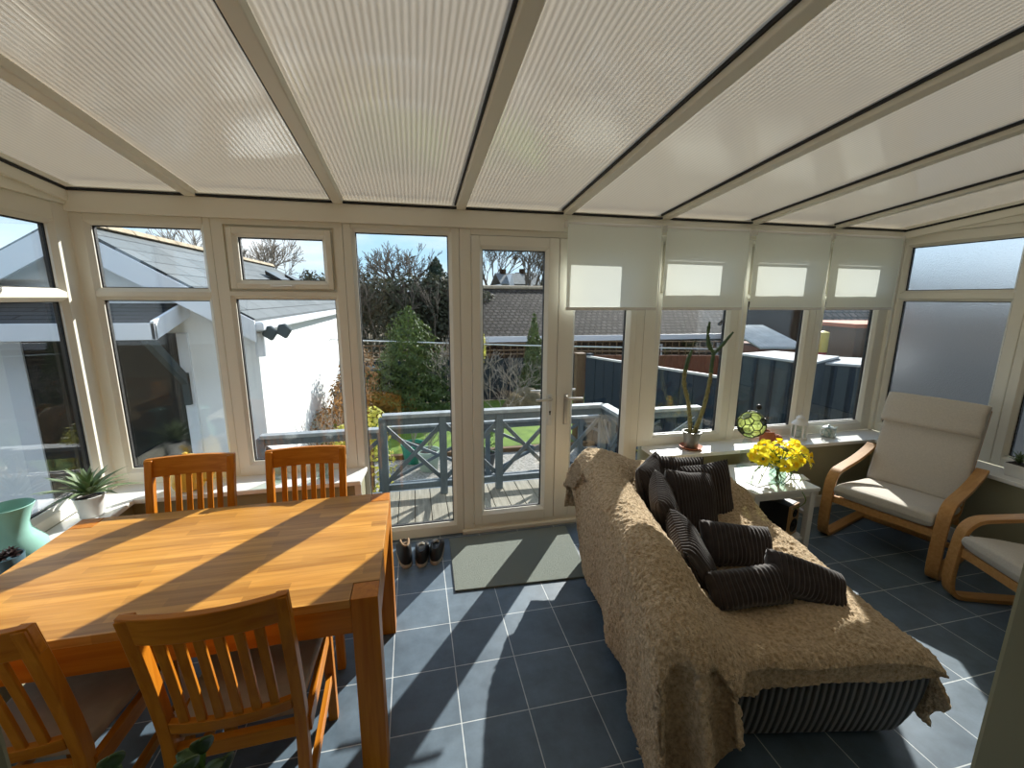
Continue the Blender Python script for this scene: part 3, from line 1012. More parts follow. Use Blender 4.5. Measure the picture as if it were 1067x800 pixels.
# ---- fluffy throw
def lerp_profile(pts, n):
    P_ = smoothpath([(a, c, 0) for a, c in pts], 10)
    ln = [0]
    for i in range(1, len(P_)): ln.append(ln[-1] + (P_[i] - P_[i - 1]).length)
    out = []
    j = 0
    for i in range(n + 1):
        d_ = ln[-1] * i / n
        while j < len(ln) - 2 and ln[j + 1] < d_: j += 1
        f = (d_ - ln[j]) / max(1e-9, ln[j + 1] - ln[j])
        out.append(P_[j].lerp(P_[j + 1], f))
    return out
NS = 420
top_mid = [(-0.11, 0.67), (-0.06, 0.728), (0.02, 0.732), (0.095, 0.68), (0.165, 0.58), (0.23, 0.485), (0.34, 0.45), (0.6, 0.455), (0.85, 0.448), (0.97, 0.415), (1.022, 0.34), (1.035, 0.22), (1.03, 0.12)]
top_far = [(-0.11, 0.67), (-0.06, 0.728), (0.02, 0.735), (0.12, 0.71), (0.25, 0.66), (0.4, 0.635), (0.6, 0.605), (0.8, 0.58), (0.92, 0.535), (0.99, 0.45), (1.028, 0.34), (1.04, 0.24), (1.035, 0.18)]
nT = NS - 110
PM = lerp_profile(top_mid, nT); PF = lerp_profile(top_far, nT)
PS = lerp_profile([(-0.10, 0.0), (-0.115, 0.2), (-0.125, 0.45), (-0.122, 0.58), (-0.11, 0.67)], 110)
def sstep(a, c, x):
    t_ = max(0.0, min(1.0, (x - a) / (c - a)))
    return t_ * t_ * (3 - 2 * t_)
def hem_out(Lc):
    h = 0.10 + 0.035 * math.sin(Lc * 5.2 + 0.6) - 0.05 * (1 - sstep(0.0, 0.25, Lc))
    return h + 0.36 * sstep(1.02, 1.22, Lc)
def prof(si, Lc):
    """point of the cloth at cross index si and length Lc >= 0"""
    a = sstep(0.98, 1.22, Lc)
    if si <= 110:
        f = si / 110
        p_ = PS[si]
        h = hem_out(Lc)
        z = h + (0.67 - h) * f
        # look up W at that z
        k = max(0, min(110, int(round(z / 0.67 * 110))))
        W = PS[k].x
        fl = (1 - (z - 0.05) / 0.65)
        W += -0.020 * max(0, fl) * (0.6 + math.sin(Lc * 15 + 1.5 * math.sin(Lc * 4))) - 0.05 * sstep(1.0, 1.25, Lc) * (1 - f)
        p = Vector((W, Lc, z))
    else:
        q = PM[si - 110].lerp(PF[si - 110], a)
        W, z = q.x, q.y
        z += 0.010 * math.sin(W * 9 + Lc * 7) * (1 if W > 0.25 else 0.3)
        if W < 0.3: z -= 0.0
        p = Vector((W, Lc, z))
    # the near end of the back is lower and rounder
    dz = 0.085 * (1 - sstep(-0.05, 0.28, Lc)) * sstep(0.44, 0.72, p.z)
    p.z -= dz
    return p
def hem_end(W, z0, si):
    if si <= 110: return min(z0, 0.05)
    if W < 0.0: return 0.05
    if W < 0.16: return 0.05 + 0.262 * sstep(0.0, 0.16, W)
    if W < 0.30: return 0.312
    if z0 > 0.36: return min(z0 - 0.01, 0.315 + 0.03 * (W - 0.3) / 0.7 + 0.008 * math.sin(W * 14))
    return z0
NL, NE, NF = 270, 80, 14
def throw_fn(i, j):
    si = i
    if j <= NE:                       # near end, hem (j=0) up to the edge (j=NE)
        t_ = 1 - j / NE
        p = prof(si, 0.02)
        hz = hem_end(p.x, p.z, si)
        drop = max(0.0, p.z - hz)
        arc = drop * t_
        r_ = 0.05 + 0.09 * (1 - sstep(0.14, 0.3, p.x))
        fold = 0.5 + 0.5 * math.sin(p.x * 46 + 0.8) if p.x < 0.33 else 0.25 + 0.15 * math.sin(p.x * 15)
        out_ = min(1.0, arc / r_)
        y = 0.02 - (r_ - 0.005) * math.sin(out_ * PI / 2) - 0.085 * fold * min(1, arc / 0.4)
        if drop < 0.03: y = 0.02 - 0.05 * t_ - 0.03 * t_ * math.sin(p.z * 30)
        z = p.z - (arc if arc > r_ else arc * (0.35 + 0.65 * out_))
        if p.x < 0.33: y -= 0.20 * arc * (1 - sstep(0.08, 0.28, p.x)) * min(1, drop / 0.2)
        x = p.x + 0.05 * arc * (1 if p.x > 0.95 else 0.0) - 0.06 * arc * (1 if p.x < -0.05 else 0)
        return Vector((x, y, z))
    if j <= NE + NL:
        return prof(si, 0.02 + 1.36 * (j - NE) / NL)
    t_ = (j - NE - NL) / NF
    p = prof(si, 1.38)
    hz = min(p.z, 0.32)
    p.y += 0.06 * math.sin(t_ * PI / 2)
    p.z -= (p.z - hz) * (1 - math.cos(t_ * PI / 2))
    return p
NJ = NE + NL + NF
P_ = [[throw_fn(i, j) for i in range(NS + 1)] for j in range(NJ + 1)]
vs = []
for j in range(NJ + 1):
    for i in range(NS + 1):
        p = P_[j][i]
        du = P_[j][min(i + 1, NS)] - P_[j][max(i - 1, 0)]
        dv = P_[min(j + 1, NJ)][i] - P_[max(j - 1, 0)][i]
        nn = dv.cross(du)
        if nn.length > 1e-9: nn.normalize()
        else: nn = Vector((0, 0, 1))
        if nn.z < -0.3: nn = -nn
        q = p * 34
        h = noise.noise(q) * 0.003 + noise.noise(p * 62 + Vector((3, 7, 1))) * 0.0075 + noise.noise(p * 110) * 0.003 + noise.noise(p * 9) * 0.006
        seam = 0.0
        vs.append(p + nn * (0.014 + h))
fs = [(j * (NS + 1) + i, j * (NS + 1) + i + 1, (j + 1) * (NS + 1) + i + 1, (j + 1) * (NS + 1) + i) for j in range(NJ) for i in range(NS)]
def fleece_mat():
    mt = mat('fluffy_tan_fleece', (0.45, 0.295, 0.155), 1.0, spec=0.05, sheen=0.7, color2=(0.80, 0.62, 0.41), scale=70, detail=3)
    n = mt.node_tree; b = bsdf_of(mt)
    b.inputs['Sheen Tint'].default_value = (1.0, 0.88, 0.7, 1)
    tcn = n.nodes.new('ShaderNodeTexCoord')
    vr = n.nodes.new('ShaderNodeTexVoronoi'); vr.inputs['Scale'].default_value = 105
    nn = n.nodes.new('ShaderNodeTexNoise'); nn.inputs['Scale'].default_value = 170; nn.inputs['Detail'].default_value = 3
    n.links.new(tcn.outputs['Object'], nn.inputs['Vector'])
    ds = n.nodes.new('ShaderNodeMix'); ds.data_type = 'VECTOR'; ds.inputs['Factor'].default_value = 0.02
    n.links.new(tcn.outputs['Object'], ds.inputs['A']); n.links.new(nn.outputs['Color'], ds.inputs['B'])
    n.links.new(ds.outputs['Result'], vr.inputs['Vector'])
    bp = n.nodes.new('ShaderNodeBump'); bp.inputs['Strength'].default_value = 1.0; bp.inputs['Distance'].default_value = 0.006
    bp.invert = True
    n.links.new(vr.outputs['Distance'], bp.inputs['Height'])
    bp2 = n.nodes.new('ShaderNodeBump'); bp2.inputs['Strength'].default_value = 0.8; bp2.inputs['Distance'].default_value = 0.004
    n.links.new(nn.outputs['Fac'], bp2.inputs['Height']); n.links.new(bp.outputs[0], bp2.inputs['Normal'])
    n.links.new(bp2.outputs[0], b.inputs['Normal'])
    return mt
M['fleece'] = fleece_mat()
o = MB().add(vs, fs, True).build('throw_blanket', M['fleece'], None, loc=SO, rotz=SR, angle=180)
tag(o, 'fluffy tan fleece throw draped over the sofa', 'blanket')
sm_ = o.modifiers.new('thickness', 'SOLIDIFY'); sm_.thickness = 0.014; sm_.offset = -1

# ---- cushions
def cushion_mb(size, th, nr):
    mb = MB()
    NX, NY = 110, 22
    hs = size / 2
    def surf(u, v, sg):
        x = -1 + 2 * u; y = -1 + 2 * v
        pin = 1 - 0.07 * (x * x * (1 - y * y) * 0 + (1 - abs(x)) * (abs(y) ** 4) + (1 - abs(y)) * (abs(x) ** 4))
        prof_ = max(0.0, (1 - x ** 4)) ** 0.55 * max(0.0, (1 - y ** 4)) ** 0.55
        z = sg * (th / 2) * prof_
        rib = 0.0045 * math.cos(u * nr * 2 * PI) * min(1, prof_ * 3 + 0.25)
        wr = 0.008 * noise.noise(Vector((x * 1.7, y * 1.7, sg * 2.0)))
        return Vector((x * hs * pin, y * hs * pin + 0.004 * math.cos(u * nr * 2 * PI) * (abs(y) ** 8), z + sg * (rib + wr * prof_)))
    mb.grid(lambda u, v: surf(u, v, 1), NX, NY)
    mb.grid(lambda u, v: surf(u, v, -1), NX, NY)
    return mb
SM = Matrix.Translation(SO) @ Matrix.Rotation(SR, 4, 'Z')
cmesh = cushion_mb(0.43, 0.15, 17)
M['cushion'] = mat('dark_brown_ribbed_cushion', (0.034, 0.026, 0.024), 0.85, sheen=0.32, spec=0.15, color2=(0.050, 0.039, 0.036), scale=14)
CU = [  # centre (W, L, z), normal, up, scale (x, y, z), label
    ((0.31, 1.10, 0.60), (0.75, -0.55, 0.30), (-0.25, 0.15, 1), (0.80, 0.80, 0.85), 'dark ribbed cushion wedged in the corner between sofa back and far arm'),
    ((0.45, 0.90, 0.590), (0.42, -0.80, 0.42), (0.12, 0.3, 1), (0.82, 0.84, 0.9), 'large dark ribbed cushion in front of the others at the far end of the sofa'),
    ((0.610, 1.06, 0.585), (0.10, -0.95, 0.22), (-0.12, 0.2, 1), (0.76, 0.80, 0.85), 'dark ribbed cushion against the far sofa arm nearest the white side table'),
    ((0.47, 1.15, 0.610), (0.0, -0.97, 0.2), (0.05, 0.2, 1), (0.74, 0.74, 0.8), 'dark cushion almost hidden behind two larger ones at the far end of the sofa'),
    ((0.270, 0.80, 0.590), (0.88, -0.30, 0.36), (-0.36, 0.0, 1), (0.80, 0.80, 0.85), 'dark ribbed cushion leaning edge-on along the sofa back below the corner cushion'),
    ((0.265, 0.47, 0.555), (0.80, -0.20, 0.55), (-0.5, 0.05, 0.8), (0.84, 0.70, 0.85), 'striped dark cushion slumped against the middle of the sofa back'),
    ((0.53, 0.56, 0.535), (0.10, -0.80, 0.62), (0.1, 0.55, 0.8), (0.84, 0.50, 1.0), 'dark ribbed cushion lying in the middle of the sofa seat'),
    ((0.42, 0.275, 0.518), (-0.06, -0.78, 0.66), (-0.1, 0.6, 0.75), (0.80, 0.38, 1.0), 'black cushion lying nearest the camera against the sofa back'),
    ((0.690, 0.30, 0.520), (0.20, -0.78, 0.64), (0.3, 0.6, 0.75), (0.84, 0.42, 1.0), 'black ribbed cushion lying nearest the front edge of the seat'),
]
first = None
for c_, n_, u_, sc_, lab in CU:
    z_ = Vector(n_).normalized(); y_ = Vector(u_); y_ = (y_ - z_ * y_.dot(z_)).normalized(); x_ = y_.cross(z_)
    mt_ = Matrix((x_, y_, z_)).transposed().to_4x4(); mt_.translation = Vector(c_)
    if first is None:
        o = cmesh.build('cushion', M['cushion'], angle=180)
        first = o
    else:
        o = first.copy(); COL.objects.link(o)
    o.matrix_world = SM @ mt_ @ Matrix.Diagonal((*sc_, 1))
    tag(o, lab, 'cushion', 'dark ribbed cushions on the sofa')

# ---- bentwood armchairs
M['chaircloth'] = mat('oatmeal_chair_fabric', (0.56, 0.51, 0.44), 0.9, var=0.06, scale=120, bump=0.15, bscale=500, sheen=0.15)
def make_armchair(label):
    r = thing('armchair', label, 'armchair', (0, 0, 0), 0, 'bentwood armchairs by the right wall')
    side = smoothpath([(0.66, 0.0135), (0.40, 0.0135), (0.12, 0.0135), (0.045, 0.024), (0.008, 0.075), (0.0, 0.20), (0.012, 0.38), (0.035, 0.455), (0.085, 0.497), (0.17, 0.512), (0.36, 0.535), (0.54, 0.575), (0.63, 0.61)], 5)
    side = [(p.x, p.y) for p in [Vector((a[0], a[1])) for a in side]]
    for sx in (-1, 1):
        x0, x1 = sorted((sx * 0.272, sx * 0.338))
        MB().strip(side, x0, x1, 0.024).build('arm_frame', M['birch'], r, bevel=0.003, angle=35)
        inner = smoothpath([(0.03, 0.315), (0.25, 0.285), (0.48, 0.262), (0.565, 0.285), (0.60, 0.38), (0.64, 0.56), (0.70, 0.78), (0.765, 0.99)], 5)
        x0, x1 = sorted((sx * 0.222, sx * 0.262))
        MB().strip([(p.x, p.y) for p in inner], x0, x1, 0.026).build('seat_frame', M['birch'], r, bevel=0.003, angle=35)
    MB().box(-0.272, 0.272, 0.008, 0.034, 0.285, 0.335).build('front_rail', M['birch'], r, bevel=0.003)
    MB().box(-0.272, 0.272, 0.50, 0.525, 0.225, 0.262).build('rear_rail', M['birch'], r, bevel=0.003)
    MB().box(-0.272, 0.272, 0.61, 0.64, 0.0, 0.035).build('floor_rail', M['birch'], r, bevel=0.003)
    for k in range(7):
        f = k / 6
        z = 0.42 + 0.52 * f
        y = 0.612 + 0.135 * f ** 1.1
        MB().box(-0.225, 0.225, y + 0.008, y + 0.016, z - 0.022, z + 0.022).build('back_slat', M['birch'], r, bevel=0.002)
    # padded seat and back as one folded cushion
    def pad(path, th, hw, name, crown, parent=None):
        pts = smoothpath(path, 8)
        n = len(pts)
        def fn(u, v):
            i = min(n - 1, int(round(v * (n - 1))))
            a = pts[max(i - 1, 0)]; c = pts[min(i + 1, n - 1)]
            d_ = (c - a).normalized()
            nn = Vector((-d_.y, d_.x, 0)) if True else None
            ang = u * 2 * PI
            ex = 0.28
            cs, sn = math.cos(ang), math.sin(ang)
            X = math.copysign(abs(cs) ** 0.22, cs) * hw
            T = math.copysign(abs(sn) ** 0.45, sn) * th / 2
            endf = min(1.0, min(v, 1 - v) * (n - 1) / 3.0)
            T *= math.sqrt(max(0.0, 1 - (1 - endf) ** 2)) if endf < 1 else 1
            T *= 1 + crown * (1 - (X / hw) ** 2)
            w_ = 0.004 * noise.noise(Vector((X * 6, v * 7, sn)))
            p = pts[i]
            return Vector((X + w_, p.x + nn.x * (T + w_), p.y + nn.y * (T + w_)))
        mb = MB().grid(fn, 72, n - 1, True, wrap_u=True)
        return mb.build(name, M['chaircloth'], parent or r, angle=70)
    pad([(-0.012, 0.385), (0.06, 0.388), (0.2, 0.372), (0.36, 0.352), (0.515, 0.338)], 0.085, 0.268, 'seat_cushion', 0.10)
    bk = pad([(0.515, 0.36), (0.56, 0.45), (0.592, 0.58), (0.625, 0.70), (0.665, 0.84), (0.71, 1.0)], 0.075, 0.268, 'back_cushion', 0.10)
    pad([(0.607, 0.825), (0.628, 0.90), (0.652, 0.975), (0.69, 1.03)], 0.07, 0.272, 'head_pillow', 0.15, bk)
    return r
ac = make_armchair('bentwood armchair with oatmeal cushions standing in the far right corner')
ac.location = (2.985, 2.065, 0); ac.rotation_euler.z = R(-72.2)
copy_tree(ac, 'bentwood armchair with oatmeal seat cut off by the right edge of the photo', (2.905, 1.365, 0), R(-110))

# ---- white side table
tx0, tx1, ty0, ty1 = 2.115, 2.62, 2.185, 2.665
tcx, tcy = (tx0 + tx1) / 2, (ty0 + ty1) / 2
t = thing('side_table', 'white square side table with lower shelf beside the sofa', 'table', (tcx, tcy, 0), R(-1))
hw_, hd_ = (tx1 - tx0) / 2, (ty1 - ty0) / 2
MB().box(-hw_, hw_, -hd_, hd_, 0.465, 0.49).build('tabletop', M['white'], t, bevel=0.004)
for sx in (-1, 1):
    for sy in (-1, 1):
        x0 = sx * (hw_ - 0.035); y0 = sy * (hd_ - 0.035)
        MB().box(x0 - 0.02, x0 + 0.02, y0 - 0.02, y0 + 0.02, 0, 0.465).build('leg', M['white'], t, bevel=0.003)
for sy in (-1, 1):
    MB().box(-hw_ + 0.055, hw_ - 0.055, sy * (hd_ - 0.035) - 0.01, sy * (hd_ - 0.035) + 0.01, 0.42, 0.465).build('apron', M['white'], t, bevel=0.002)
for sx in (-1, 1):
    MB().box(sx * (hw_ - 0.035) - 0.01, sx * (hw_ - 0.035) + 0.01, -hd_ + 0.055, hd_ - 0.055, 0.42, 0.465).build('apron', M['white'], t, bevel=0.002)
    MB().box(sx * (hw_ - 0.035) - 0.012, sx * (hw_ - 0.035) + 0.012, -hd_ + 0.055, hd_ - 0.055, 0.27, 0.295).build('side_bar', M['white'], t, bevel=0.002)
MB().box(-hw_ + 0.03, hw_ - 0.03, -hd_ + 0.03, hd_ - 0.03, 0.095, 0.115).build('shelf', M['white'], t, bevel=0.003)

# ---- speaker on the shelf
M['spkwood'] = wood_mat('speaker_wood_front', (0.36, 0.20, 0.08), (0.48, 0.29, 0.13), 0.4, 'z')
sp = thing('loudspeaker', 'small black loudspeaker with pale wooden front on the side table shelf', 'speaker', (2.47, 2.36, 0.116), R(22))
MB().box(-0.07, 0.07, -0.10, 0.12, 0, 0.225).build('cabinet', M['black'], sp, bevel=0.004)
fp = MB().box(-0.07, 0.07, -0.114, -0.1005, 0, 0.225).build('front_panel', M['spkwood'], sp, bevel=0.004)
for zc, rr in ((0.165, 0.030), (0.075, 0.050)):
    mm = Matrix.Rotation(PI / 2, 4, 'X')
    a = MB().lathe([(rr, 0.0), (rr, 0.004), (rr * 0.86, 0.006), (rr * 0.8, 0.002), (rr * 0.3, -0.002), (rr * 0.28, 0.006), (0.0, 0.010)], 24)
    a.v = [tuple(mm @ Vector(v) + Vector((0, -0.1145, zc))) for v in a.v]
    a.build('driver', M['black'], fp)
for sx in (-1, 1):
    for sz in (0.012, 0.213): 
        MB().ball((sx * 0.058, -0.1145, sz), 0.004, 8, 6).build('screw', M['steel'], fp)

# ---- door mat and shoes
M['mat'] = mat('grey_rib_mat', (0.175, 0.20, 0.17), 0.95, var=0.25, scale=160, bump=0.6, bscale=300, sheen=0.2)
a = MB().prism([(0.195, 2.885), (0.183, 2.305), (1.02, 2.268), (1.08, 2.88)], 0.0, 0.012)
tag(a.build('door_mat', M['mat'], None, bevel=0.004), 'grey-green door mat lying inside the double doors', 'mat')
M['shoeblk'] = mat('black_shoe_leather', (0.014, 0.014, 0.015), 0.5)
M['shoesole'] = mat('cream_shoe_sole', (0.50, 0.46, 0.38), 0.6)
M['shoeinner'] = mat('tan_shoe_lining', (0.30, 0.19, 0.10), 0.8)
def shoe(label, loc, rz, hgt, sole, inner, back):
    r = thing('shoe', label, 'shoe', loc, rz, 'shoes by the glass doors')
    def outline(t_, zf):
        a_ = t_ * 2 * PI
        y = -math.cos(a_) * 0.135
        wd = 0.046 * (1 - 0.18 * math.cos(a_ * 1)) * math.sqrt(max(0, 1 - (y / 0.137) ** 4))
        return Vector((math.copysign(wd, math.sin(a_)) * (1 if abs(math.sin(a_)) > 1e-6 else 0), y, 0))
    sb = MB().grid(lambda u, v: outline(u, v) * (1.0 + 0.02 * math.sin(v * PI)) + Vector((0, 0, 0.026 * v)), 36, 4, True, wrap_u=True)
    n = 36
    sb.add([outline(k / n, 0) + Vector((0, 0, 0.026)) for k in range(n)], [tuple(range(n))])
    sb.add([outline(k / n, 0) for k in range(n)], [tuple(reversed(range(n)))])
    sb.build('sole', sole, r, angle=50)
    def up(u, v):
        p = outline(u, 0)
        f = (p.y + 0.135) / 0.27          # 0 heel .. 1 toe (local -y is the heel)
        ht = hgt * (1 - 0.50 * sstep(0.35, 0.8, f)) if f < 0.8 else hgt * 0.5 * (1 - 0.45 * (f - 0.8) / 0.2)
        open_ = 0.62
        k = v
        shrink = 1 - 0.40 * k ** 2.2
        x = p.x * shrink
        y = p.y * (1 - 0.16 * k ** 2) - 0.035 * k ** 2 * (1 if f > 0.5 else 0.0) * f
        return Vector((x, y, 0.022 + ht * math.sin(k * PI / 2)))
    ub = MB().grid(up, 36, 10, True, wrap_u=True)
    ub.build('upper', M['shoeblk'], r, angle=60)
    # collar and opening
    col = [up(k / 24, 1.0) + Vector((0, 0, 0.003)) for k in range(25)]
    MB().tube(col, 0.006, 6, cap=False).build('collar', inner if back else M['shoeblk'], r)
    ins = MB().add([up(k / 36, 0.93) - Vector((0, 0, 0.012)) for k in range(36)], [tuple(range(36))])
    ins.build('insole', inner, r)
    lc = MB()
    for k in range(3):
        y = 0.0 + 0.025 * k
        z = 0.022 + hgt * (0.86 - 0.13 * k)
        lc.tube([(-0.022, y, z - 0.006), (0, y + 0.004, z + 0.004), (0.022, y, z - 0.006)], 0.0025, 5)
    lc.build('laces', M['shoesole'] if not back else M['shoeblk'], r)
    return r
shoe('black ankle boot with tan lining nearest the table leg', (-0.115, 2.735, 0), R(8), 0.125, M['shoesole'], M['shoeinner'], True)
shoe('middle of the three dark shoes, low with a pale sole', (0.0, 2.725, 0), R(-3), 0.075, M['shoesole'], M['shoeblk'], False)
shoe('low dark shoe with a pale sole nearest the door mat', (0.098, 2.735, 0), R(-8), 0.075, M['shoesole'], M['shoeblk'], False)

# ================================================================== SMALL THINGS
rnd = random.Random(7)
M['terracotta'] = mat('terracotta', (0.42, 0.13, 0.055), 0.75, var=0.12, scale=30)
M['soil'] = mat('dark_potting_soil', (0.035, 0.025, 0.018), 1.0, var=0.5, scale=90, bump=0.8, bscale=120)
M['paper'] = mat('white_paper', (0.80, 0.80, 0.78), 0.6)
M['yellowglaze'] = mat('yellow_glazed_ceramic', (0.78, 0.52, 0.09), 0.18)
M['aloe'] = leafmat('grey_green_spiky_leaf', (0.11, 0.18, 0.075), (0.24, 0.31, 0.16), 0.45, 0.15, 20)
M['daffpetal'] = leafmat('yellow_daffodil_petal', (0.92, 0.74, 0.02), (0.98, 0.86, 0.06), 0.5, 0.45, 20)
M['dafftrumpet'] = leafmat('deep_yellow_trumpet', (0.92, 0.60, 0.01), (0.95, 0.70, 0.02), 0.5, 0.4, 20)
M['stem'] = leafmat('green_flower_stem', (0.10, 0.22, 0.03), (0.16, 0.32, 0.06), 0.45, 0.2)
M['cactus'] = mat('dark_green_cactus', (0.035, 0.075, 0.028), 0.55, color2=(0.07, 0.12, 0.04), scale=25)
M['cactuswood'] = mat('corky_yellow_green_stem', (0.16, 0.15, 0.06), 0.85, color2=(0.32, 0.29, 0.13), scale=60, bump=0.6, bscale=90)
M['zinc'] = mat('grey_metal_pot', (0.22, 0.22, 0.20), 0.45, metal=0.5, var=0.15, scale=12)
M['lead'] = mat('dark_lead_strip', (0.05, 0.055, 0.035), 0.5, metal=0.4)
M['darkleaf'] = leafmat('dark_purple_succulent_leaf', (0.035, 0.022, 0.022), (0.06, 0.035, 0.035), 0.4, 0.05)
M['bluepot'] = mat('slate_blue_glazed_pot', (0.075, 0.13, 0.165), 0.3)
M['jade'] = leafmat('glossy_dark_green_leaf', (0.045, 0.085, 0.02), (0.085, 0.15, 0.04), 0.35, 0.15)

def blade(mb, base, tip, wd, up, curl=0.0, n=7, keel=0.25):
    """tapering pointed leaf from base to tip, drooping by curl"""
    base = Vector(base); tip = Vector(tip)
    d = tip - base
    side = d.cross(Vector(up))
    if side.length < 1e-5: side = d.cross(Vector((1, 0, 0)))
    side.normalize()
    nrm = side.cross(d).normalized()
    vs = []; fs = []
    for i in range(n + 1):
        t_ = i / n
        p = base + d * t_ + nrm * (curl * math.sin(t_ * PI))
        w_ = wd / 2 * (1 - t_ ** 1.6) * (0.75 + 0.6 * min(1, t_ * 3))
        k = keel * w_
        vs += [p - side * w_ + nrm * k, p - nrm * k, p + side * w_ + nrm * k, p + nrm * (k * 0.4)]
    for i in range(n):
        for k in range(4):
            k2 = (k + 1) % 4
            fs.append((i * 4 + k, i * 4 + k2, i * 4 + 4 + k2, i * 4 + 4 + k))
    fs.append((3, 2, 1, 0)); fs.append((n * 4, n * 4 + 1, n * 4 + 2, n * 4 + 3))
    mb.add(vs, fs, True)

# spiky plant in a white pot on the left sill corner
ap = onZ(91, 541, 0.576)
ap = Vector((-1.700, 2.56, 0.5755))
r = thing('potted_aloe', 'spiky grey-green plant in a white pot on the left sill corner', 'potted plant', ap)
pot = MB().lathe([(0.045, 0), (0.05, 0.004), (0.066, 0.11), (0.068, 0.115), (0.061, 0.116), (0.057, 0.10), (0.0, 0.098)], 28)
pot.build('pot', M['whitecer'], r)
MB().lathe([(0.0, 0.104), (0.04, 0.103), (0.057, 0.10)], 20).build('soil', M['soil'], r)
for k in range(30):
    a = k * 2.399
    el = R(78) - R(82) * (k / 30) ** 0.9
    ln = 0.15 + 0.07 * (k / 30) + rnd.uniform(-0.02, 0.02)
    dv = Vector((math.cos(a) * math.cos(el), math.sin(a) * math.cos(el), math.sin(el)))
    mb = MB()
    bs = Vector((math.cos(a) * 0.012, math.sin(a) * 0.012, 0.125))
    blade(mb, bs, bs + dv * ln, 0.032, (0, 0, 1), 0.016)
    mb.build('leaf', M['aloe'], r)

# mint glass vase and the blue pot with a dark succulent, left sill near the camera
v = MB().lathe([(0.05, 0), (0.082, 0.006), (0.095, 0.04), (0.092, 0.085), (0.066, 0.125), (0.052, 0.15), (0.050, 0.18), (0.062, 0.225), (0.078, 0.26), (0.075, 0.262),
                (0.058, 0.225), (0.046, 0.18), (0.048, 0.15), (0.062, 0.125), (0.086, 0.085), (0.089, 0.04), (0.0, 0.012)], 36)
tag(v.build('vase', M['mintglass'], None, loc=(-1.715, 2.145, 0.5755)), 'mint green glass vase with flared neck at the left photo edge', 'vase')
r = thing('potted_succulent', 'small dark succulent in a slate blue pot in front of the mint vase', 'potted plant', (-1.655, 2.005, 0.5755))
MB().lathe([(0.04, 0), (0.046, 0.004), (0.056, 0.10), (0.055, 0.104), (0.050, 0.103), (0.049, 0.09), (0.0, 0.088)], 24).build('pot', M['bluepot'], r)
for q in range(5):
    cxq, cyq = (0.0, 0.0) if q == 0 else (0.028 * math.cos(q * 1.57), 0.028 * math.sin(q * 1.57))
    mb = MB()
    for k in range(14):
        a = k * 2.399; el = R(70 - 60 * k / 14)
        dv = Vector((math.cos(a) * math.cos(el), math.sin(a) * math.cos(el), math.sin(el)))
        blade(mb, (cxq, cyq, 0.095), Vector((cxq, cyq, 0.095)) + dv * 0.036, 0.017, (0, 0, 1), 0.006, 5)
    mb.build('rosette', M['darkleaf'], r)

# yellow teapot on the far left sill
r = thing('teapot', 'yellow ceramic teapot on the far left window sill', 'teapot', (-1.365, 2.835, 0.5755), R(-10))
r.scale = (1.2, 1.2, 0.98)
MB().lathe([(0.05, 0), (0.062, 0.004), (0.078, 0.05), (0.077, 0.11), (0.066, 0.165), (0.064, 0.185), (0.068, 0.19), (0.060, 0.19), (0.058, 0.17), (0.0, 0.165)], 32).build('body', M['yellowglaze'], r)
ld = MB().lathe([(0.0585, 0.192), (0.05, 0.203), (0.02, 0.212), (0.008, 0.216), (0.012, 0.228), (0.0, 0.235)], 28)
ld.build('lid', M['yellowglaze'], r)
MB().tube(smoothpath([(0.070, 0, 0.165), (0.105, 0, 0.17), (0.125, 0, 0.12), (0.11, 0, 0.06), (0.076, 0, 0.05)], 6), 0.009, 10).build('handle', M['yellowglaze'], r)
MB().tube(smoothpath([(-0.070, 0, 0.06), (-0.105, 0, 0.09), (-0.125, 0, 0.15), (-0.145, 0, 0.175)], 6), [0.02] * 7 + [0.016] * 6 + [0.011] * 6, 10).build('spout', M['yellowglaze'], r)

# two glass jars
for k, (xj, lab, hj) in enumerate(((-0.865, 'clear glass jar with a pale lid on the far left sill', 0.20), (-0.60, 'clear glass jar on the far left sill nearest the double doors', 0.19))):
    r = thing('glass_jar', lab, 'jar', (xj, 2.845, 0.5755), 0, 'glass jars on the far left sill')
    MB().lathe([(0.0, 0.0), (0.045, 0.002), (0.05, 0.012), (0.05, hj - 0.06), (0.038, hj - 0.03), (0.038, hj - 0.02), (0.035, hj - 0.02), (0.035, hj - 0.03), (0.046, hj - 0.06), (0.046, 0.014), (0.0, 0.008)], 26).build('jar', M['glassware'], r)
    MB().lathe([(0.041, hj - 0.022), (0.042, hj - 0.002), (0.038, hj), (0.0, hj)], 26).build('lid', M['white'], r, bevel=0.001)

# tall cactus-like plant
pz = 0.5755
sc = onZ(723, 463, pz)
sc = Vector((sc.x, min(2.90, sc.y), pz))
sc = Vector((2.085, 2.845, pz))
sa = MB().lathe([(0.0, 0), (0.062, 0.0), (0.085, 0.014), (0.088, 0.02), (0.082, 0.02), (0.062, 0.007), (0.0, 0.006)], 30)
tag(sa.build('saucer', M['terracotta'], None, loc=sc), 'terracotta saucer under the grey cactus pot', 'saucer')
r = thing('potted_cactus', 'tall two-stemmed cactus in a grey pot on the right-hand sill', 'potted plant', (sc.x, sc.y, pz + 0.0075))
MB().lathe([(0.048, 0), (0.05, 0.003), (0.064, 0.115), (0.071, 0.117), (0.072, 0.13), (0.064, 0.131), (0.060, 0.115), (0.0, 0.108)], 28).build('pot', M['zinc'], r)
MB().lathe([(0.0, 0.116), (0.03, 0.115), (0.060, 0.110)], 20).build('soil', M['soil'], r)
def plantpt(px, py, dy=0.0):
    p = onY(px, py, sc.y + dy); return p - Vector((sc.x, sc.y, pz + 0.0075))
